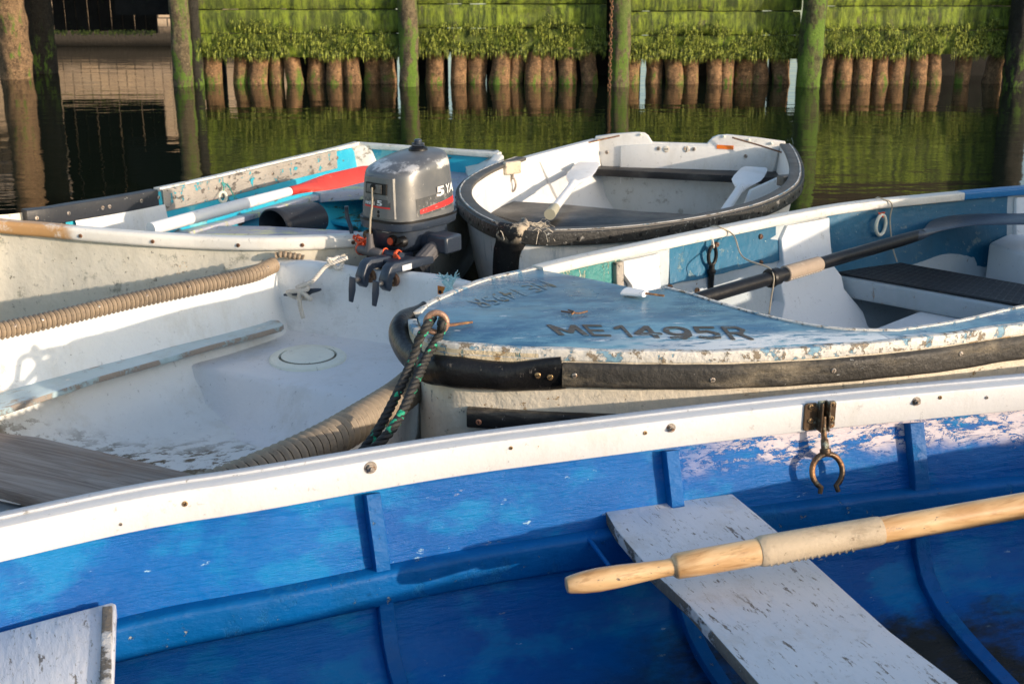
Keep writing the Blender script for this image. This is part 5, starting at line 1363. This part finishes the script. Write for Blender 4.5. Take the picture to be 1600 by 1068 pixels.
# white oar with red blade
A = Z(235, 358, .50); B_ = Z(452, 299, .50); T_ = Z(592, 266, .50)
t = thing('oar', 'white oar with a red blade lying in the turquoise skiff', 'oar', A, 'oars')
g = G(); g.tube([A, A.lerp(B_, .5), B_], [.024, .024, .019], 16); part('shaft', g, m_shaftwhite, t)
bd = (T_-B_); rws = []; sdv = bd.normalized().cross(V(0, 0, 1)).normalized(); sdv = (sdv*.55+V(0, 0, -.6)).normalized(); nrm = sdv.cross(bd.normalized())
for k in range(15):
    f = k/14; p = B_+bd*f; wv = lerp(.020, .040, sstep(f, 0, .5))*(1 if f < .9 else lerp(1, .45, (f-.9)/.1)); th_ = lerp(.019, .006, sstep(f, 0, .4))
    rws.append([p-sdv*wv, p-sdv*wv*.6+nrm*th_, p+nrm*th_*1.2, p+sdv*wv*.6+nrm*th_, p+sdv*wv, p+sdv*wv*.6-nrm*th_, p-nrm*th_, p-sdv*wv*.6-nrm*th_])
g = G(); g.grid(rws, cyc=True); g.add(rws[-1], [list(range(8))]); part('blade', g, m_red, t, angle=60, label='red painted blade')
# white washer ring with green string
i = nearest_i(farB, 337); c = farB[i]+normal_of(farB, i)*.036+V(0, 0, -.075); g = G(); tv_ = V(.78, .6, 0)
g.tube([c+tv_*math.cos(a)*.017+V(0, 0, math.sin(a)*.022) for a in [2*math.pi*k/24 for k in range(25)]], (.007), 10, caps=False)
o = part('ring', g, m_ring); tag(o, 'small white ring tied with green string in the turquoise skiff', 'ring')
g = G(); c2 = Z(386, 318, .46); g.tube(spline([c+V(0, 0, .018), c+V(.01, 0, .04), c+V(.0, 0, .062), c+V(.03, -.01, .05), c2.lerp(c, .4)+V(0, 0, -.0), c2], 24), .0022, 6); part('green_string', g, m_ropegreen, o)

# ================================================================ outboard motor
fM = V(-.62, -.78, 0).normalized(); rM = V(.78, -.62, 0).normalized(); UP = V(0, 0, 1)
cM = V(-.362, 4.42, 0)
def mp(f, r, z): return cM+fM*f+rM*r+UP*z
motor = thing('outboard_motor', 'silver-grey 5 horsepower outboard motor clamped to the white tender', 'outboard motor', mp(0, 0, .2))
def sup(a, b, n_, k, nn):  # superellipse point
    t = 2*math.pi*k/nn; c_, s_ = math.cos(t), math.sin(t)
    return a*math.copysign(abs(c_)**(2/n_), c_), b*math.copysign(abs(s_)**(2/n_), s_)
NN = 64
def ringM(z, a, b, n_=3.0, tilt=0, of=0, orr=0):
    out = []
    for k in range(NN):
        x, y = sup(a, b, n_, k, NN); out.append(mp(x+of, y+orr, z+tilt*x))
    return out
A0, B0 = .160, .122
lv = [(.578, 1.0, 0, 3.2), (.590, .995, 0, 3.2), (.62, .985, 0, 3.2), (.66, .968, 0, 3.1), (.70, .950, 0, 3.1), (.735, .930, -.03, 3.0), (.752, .915, -.09, 2.9), (.763, .89, -.14, 2.8), (.769, .855, -.17, 2.7), (.774, .78, -.18, 2.6), (.781, .60, -.18, 2.5), (.788, .35, -.18, 2.4), (.791, .10, -.18, 2.2), (.791, .005, -.18, 2)]
g = G(); g.grid([ringM(z, A0*s_, B0*s_, n_, tl) for z, s_, tl, n_ in lv], cyc=True)
cowl = part('cowl', g, m_cowl, motor, angle=80)
g = G(); g.grid([ringM(z, A0*s_, B0*s_, 3.2) for z, s_ in ((.540, .80), (.545, .97), (.550, 1.03), (.572, 1.055), (.580, 1.05), (.583, 1.0), (.583, .9))], cyc=True); part('lower_pan', g, m_navy, motor, angle=50)
g = G(); g.grid([ringM(z, A0*s_, B0*s_, 3.2) for z, s_ in ((.5765, 1.02), (.5765, 1.062), (.584, 1.062), (.584, 1.02))], cyc=True); part('pan_seal', g, m_blackp, motor, angle=30)
# front raised panel with the starter opening
def front(r, z, o=.0):
    # point on the front of the cowl
    for (za, sa, ta, na), (zb_, sb, tb_, nb) in zip(lv, lv[1:]):
        if za <= z <= zb_+1e-6 or (zb_ == lv[5][0] and z <= .76 and z > za): s_ = lerp(sa, sb, (z-za)/(zb_-za)); break
    else: s_ = .9
    a, b = A0*s_, B0*s_; q = min(.999, abs(r)/b); f = a*(1-q**3.1)**(1/3.1); return mp(f+o, r, z)
g = G(); rws = []
for iz in range(11):
    z = lerp(.592, .728, iz/10); hw = lerp(.076, .066, iz/10); row = [front(-hw-.004, z, -.002)]
    row += [front(lerp(-hw, hw, k/12), z, .0055) for k in range(13)]+[front(hw+.004, z, -.002)]
    rws.append(row)
rws = [[p-fM*.008-UP*.003 for p in rws[0]]]+rws+[[p-fM*.010+UP*.004 for p in rws[-1]]]
g.grid(rws); part('front_panel', g, m_cowl, cowl, angle=30)
g = G(); 
for (r0, r1, z0, z1) in ((-.046, .048, .672, .709),):
    g.prism([front(r0, z0, .012), front(r1, z0, .012), front(r1, z1, .012), front(r0, z1, .012)], 0, direction=-fM*.012)
so2 = part('starter_opening', g, m_blackp, cowl, smooth=False)
g = G(); g.prism([front(-.041, .676, .0135), front(.030, .676, .0135), front(.030, .705, .0135), front(-.041, .705, .0135)], 0, direction=-fM*.003); part('starter_plate', g, m_greywood2 if False else paint('dusty_metal_plate', (.17, .16, .14), .2, [((.05, .05, .05), 40, .5, .6)], .5, 60, .3), so2, smooth=False, bev=.001)
g = G(); c = front(-.008, .695, .014); g.tube([c-fM*.006, c+fM*.002], [.011, .011], 16); g.tube([c+fM*.001, c+fM*.0025], .007, 12); part('cord_eyelet', g, m_blackp, so2)
# front decal
def decal(r0, r1, z0, z1, mat, o, parent, label=None, name='decal'):
    g = G(); n_ = 8
    g.grid([[front(lerp(r0, r1, k/n_), z0, o) for k in range(n_+1)], [front(lerp(r0, r1, k/n_), z1, o) for k in range(n_+1)]]); return part(name, g, mat, parent)
dc = decal(-.056, .062, .630, .656, m_decaldark, .0072, cowl)
decal(-.054, .062, .626, .6315, m_decalred, .0078, dc, name='stripe')
def fr_text(txt, r0, r1, z0, z1, o):
    o0 = front(r0, z0, o); lettering(dc, txt, o0, front(r1, z0, o)-o0, UP*(z1-z0), m_decalwhite, bold=.03)
fr_text('5', .008, .032, .6345, .653, .0095)
fr_text('mini', -.048, -.002, .6345, .647, .0095)
for z in (.612, .599): screw(cowl, front(.012, z, .006), fM, .0055, m_blackp, h=.002, slot='slot')
# side decals on the side that faces right in the photo
def sideP(f, z, o=.0):
    for (za, sa, ta, na), (zb_, sb, tb_, nb) in zip(lv, lv[1:]):
        if za <= z <= zb_+1e-6: s_ = lerp(sa, sb, (z-za)/(zb_-za)); break
    else: s_ = .93
    a, b = A0*s_, B0*s_; q = min(.999, abs(f)/a); r = b*(1-q**3.1)**(1/3.1); return mp(f, r+o, z)
def sband(f0, f1, za, zb_, mat, o, parent, name='decal'):
    g = G(); n_ = 14; rws = []
    for k in range(n_+1):
        f = lerp(f0, f1, k/n_); rws.append([sideP(f, za(k/n_), o), sideP(f, (za(k/n_)+zb_(k/n_))/2, o), sideP(f, zb_(k/n_), o)])
    g.grid(rws); return part(name, g, mat, parent)
sdk = sband(.085, -.125, lambda t: .594+.012*t, lambda t: .655+.012*t, m_decaldark, .0012, cowl)
sband(.070, -.125, lambda t: .603+.014*t, lambda t: .618+.022*t, m_decalred, .0022, sdk, 'stripe')
o0 = sideP(-.012, .650, .004); lettering(sdk, '5', o0, sideP(-.052, .652, .004)-o0, UP*.034, m_decalwhite, bold=.04)
o0 = sideP(-.060, .655, .004); lettering(sdk, 'YA', o0, sideP(-.118, .655, .006)-o0, UP*.032, m_decalwhite, bold=.03)
# top cap
g = G(); c = mp(-.055, .0, .796)
g.grid([[c+V(a*math.cos(2*math.pi*k/24), a*math.sin(2*math.pi*k/24), b) for k in range(24)] for a, b in ((.033, -.012), (.034, .002), (.030, .009), (.024, .012), (.022, .012), (.0005, .013))], cyc=True)
fc = part('fuel_cap', g, m_blackp, motor, angle=40)
g = G(); g.box(c+V(0, 0, .018), V(.022, 0, 0), V(0, .007, 0), V(0, 0, .006)); g.tube([c+V(0, 0, .020), c+V(0, 0, .034), c+V(0, 0, .037)], [.013, .014, .010], 14); part('vent_screw', g, m_navy, fc, bev=.002)
# pull cord down the front and its T handle
g = G(); e = front(-.008, .695, .017); hd = mp(.185, -.012, .475)
g.tube([e, front(-.009, .64, .014), front(-.010, .585, .022), hd+UP*.05], .0035, 8); part('starter_cord', g, m_cord, motor)
g = G(); g.tube([hd+UP*.062, hd+UP*.03, hd+UP*.0], [.011, .013, .020], 14); g.tube([hd-rM*.055, hd-rM*.05, hd, hd+rM*.05, hd+rM*.055], [(.012, .012), (.0145, .0145), (.018, .017), (.0145, .0145), (.012, .012)], 16); part('starter_handle', g, m_gripgrey, motor, angle=60)
# power head casting below the pan
g = G(); g.grid([ringM(z, a, b, 3.5, 0, of) for z, a, b, of in ((.550, .125, .105, .0), (.50, .13, .105, .0), (.47, .12, .095, .0), (.462, .10, .08, .0), (.462, .01, .01, 0))], cyc=True); part('power_head', g, m_navy, motor, angle=50)
for r, mt, rad, z in ((-.075, m_brass, .019, .515), (.042, m_blackp, .020, .510), (.085, m_blackp, .019, .512)):
    g = G(); c = mp(.118, r, z); g.tube([c, c+fM*.018, c+fM*.022], [rad, rad*.95, rad*.8], 18); k = part('control_knob', g, mt, motor, bev=.001)
    if r == .042: g = G(); g.tube([c+fM*.022, c+fM*.026], rad*.62, 16); part('orange_button', g, m_strap, k)
    if r == .085: g = G(); g.box(c+fM*.025, rM*.014+UP*.008, fM*.004, UP*.003-rM*.002); part('knob_bar', g, m_blackp, k)
g = G(); c = mp(.135, .02, .542); g.box(c, rM*.016, fM*.006, UP*.004); part('white_clip', g, m_shaftwhite, motor, bev=.001)
# bracket with front carrying bar and clamps over the transom
g = G(); bar = mp(.165, 0, .472); g.tube([bar-rM*.085, bar+rM*.115], .015, 14); part('carry_bar', g, m_navy, motor)
g = G(); g.box(mp(.10, .02, .43), rM*.09, fM*.05, UP*.022); part('swivel_block', g, m_blackp, motor, bev=.006)
g = G()
def clampM(r, name='clamp_bracket'):
    g = G(); df = -.012 if r > .12 else 0
    side = [(.08, .470), (.285+df, .482), (.307+df, .470), (.328+df, .43), (.326+df, .405), (.310+df, .388), (.300+df, .398), (.296+df, .425), (.278+df, .446), (.08, .442)]
    g.prism([mp(f, r-.018, z) for f, z in side], 0, direction=rM*.038); b = part(name, g, m_navy, motor, smooth=False, bev=.005)
    sc_ = mp(.308+df, r, .420); g = G(); g.tube([sc_-fM*.030, sc_+fM*.045], .008, 10); part('clamp_screw', g, m_steel, b)
    g = G(); q = sc_+fM*.045; g.prism([q-rM*.012+UP*.014, q+rM*.014+UP*.012, q+rM*.012-UP*.03, q-rM*.002-UP*.075, q-rM*.020-UP*.073, q-rM*.018-UP*.03], 0, direction=fM*.007); part('clamp_handle', g, m_navy, b, smooth=False, bev=.003)
    g = G(); g.tube([sc_-fM*.040, sc_-fM*.028], [.024, .022], 16); part('clamp_pad', g, m_rust, b, bev=.002)
    return b
b1 = clampM(.072); b2 = clampM(.168)
g = G(); g.box(mp(.18, .12, .462), rM*.06, fM*.05, UP*.008); part('clamp_bridge', g, m_navy, motor, bev=.004)
g = G(); q = mp(.24, .1885, .467); g.prism([q, q+fM*-.045, q+fM*-.045-UP*.02, q-UP*.02], 0, direction=rM*.002); part('maker_plate', g, m_decaldark if False else m_decalwhite, b2, smooth=False)
# shaft leg down behind the transom into the water
g = G(); g.grid([ringM(z, a, b, 2.4, 0, of) for z, a, b, of in ((.46, .06, .05, -.02), (.30, .055, .04, -.03), (.1, .06, .03, -.035), (-.12, .07, .022, -.04), (-.22, .09, .03, -.05))], cyc=True); part('drive_leg', g, m_navy, motor, angle=60)
# tilt handle bracket on the left
g = G(); tl = [mp(.125, -.10, .485), mp(.13, -.145, .485), mp(.125, -.165, .53), mp(.12, -.185, .565), mp(.12, -.187, .60)]
g.tube(spline(tl, 14), [(.010, .008)]*14, 4); part('tilt_lever', g, m_navy, motor, angle=30, bev=.002)
# tiller arm folded with ribbed grip on the right
g = G(); c0 = mp(.02, .10, .50); g.tube([c0, c0+rM*.05], .034, 20); part('tiller_pivot', g, m_navy, motor, bev=.004)
g = G(); a0 = mp(.02, .17, .505); g.box(a0+rM*.012+fM*.0, rM*.045, fM*.042, UP*.030); part('tiller_arm', g, m_navy, motor, bev=.008)
g = G(); ga = mp(.045, .165, .495); gb = mp(.130, .150, .432); n_ = 28; axg = (gb-ga).normalized(); sg_ = axg.cross(UP).normalized(); ug = sg_.cross(axg)
def gring(p, r, ridg=True): return [p+sg_*((r*(1+(.06 if (k % 2 and ridg) else 0)))*math.cos(2*math.pi*k/n_))+ug*((r*(1+(.06 if (k % 2 and ridg) else 0)))*math.sin(2*math.pi*k/n_)) for k in range(n_)]
L_ = (gb-ga).length
g.grid([gring(ga, .024, False), gring(ga+axg*L_*.15, .026, False), gring(ga+axg*L_*.17, .028), gring(ga+axg*L_*.85, .029), gring(ga+axg*L_*.87, .028, False), gring(gb, .027, False), gring(gb, .008, False), gring(gb-axg*.006, .006, False)], cyc=True)
part('tiller_grip', g, m_gripgrey, motor, angle=25, bev=0)
# orange straps
def loop(c, ax_, r, w_, mat=m_strap, name='safety_strap', z=1):
    u = ax_.cross(UP).normalized(); v = u.cross(ax_).normalized(); g = G(); n_ = 26; rws = []
    for k in range(n_+1):
        a = 2*math.pi*k/n_; rws.append([c+(u*math.cos(a)+v*math.sin(a))*r-ax_*w_, c+(u*math.cos(a)+v*math.sin(a))*(r+.003), c+(u*math.cos(a)+v*math.sin(a))*r+ax_*w_])
    g.grid(rws); o = part(name, g, mat, motor, angle=80); s_ = o.modifiers.new('t', 'SOLIDIFY'); s_.thickness = .003; return o
loop(bar-rM*.078, rM, .020, .007); loop(bar-rM*.064, (rM+fM*.2).normalized(), .019, .005); loop(bar+rM*.098, (rM-fM*.2).normalized(), .020, .007); loop(bar+rM*.04, (rM-fM*.1).normalized(), .017, .003)
g = G(); rnd = random.Random(5)
c = mp(.15, -.072, .502)
pts = [c+rM*(.035*math.sin(k*1.3))+fM*(.012*math.cos(k*2.1)+.015)+UP*(.016*math.sin(k*2.3+1)) for k in range(16)]
g.tube(spline(pts, 120), .0032, 6); part('orange_lashing', g, m_strap, motor)
g = G(); pts = [bar+rM*.10+fM*.018+UP*.012, bar+rM*.12+fM*.02+UP*.004, bar+rM*.135+fM*.02-UP*.02, bar+rM*.14+fM*.02-UP*.05]
g.tube(spline(pts, 20), .0038, 6); lk = part('kill_cord', g, m_strap, motor)
g = G(); c = pts[-1]-UP*.028; g.tube([c+rM*math.cos(a)*(.010 if math.sin(a) < 0 else .007)+UP*math.sin(a)*.028 for a in [2*math.pi*k/24 for k in range(25)]], .0022, 6, caps=False); part('snap_hook', g, m_steel, lk)
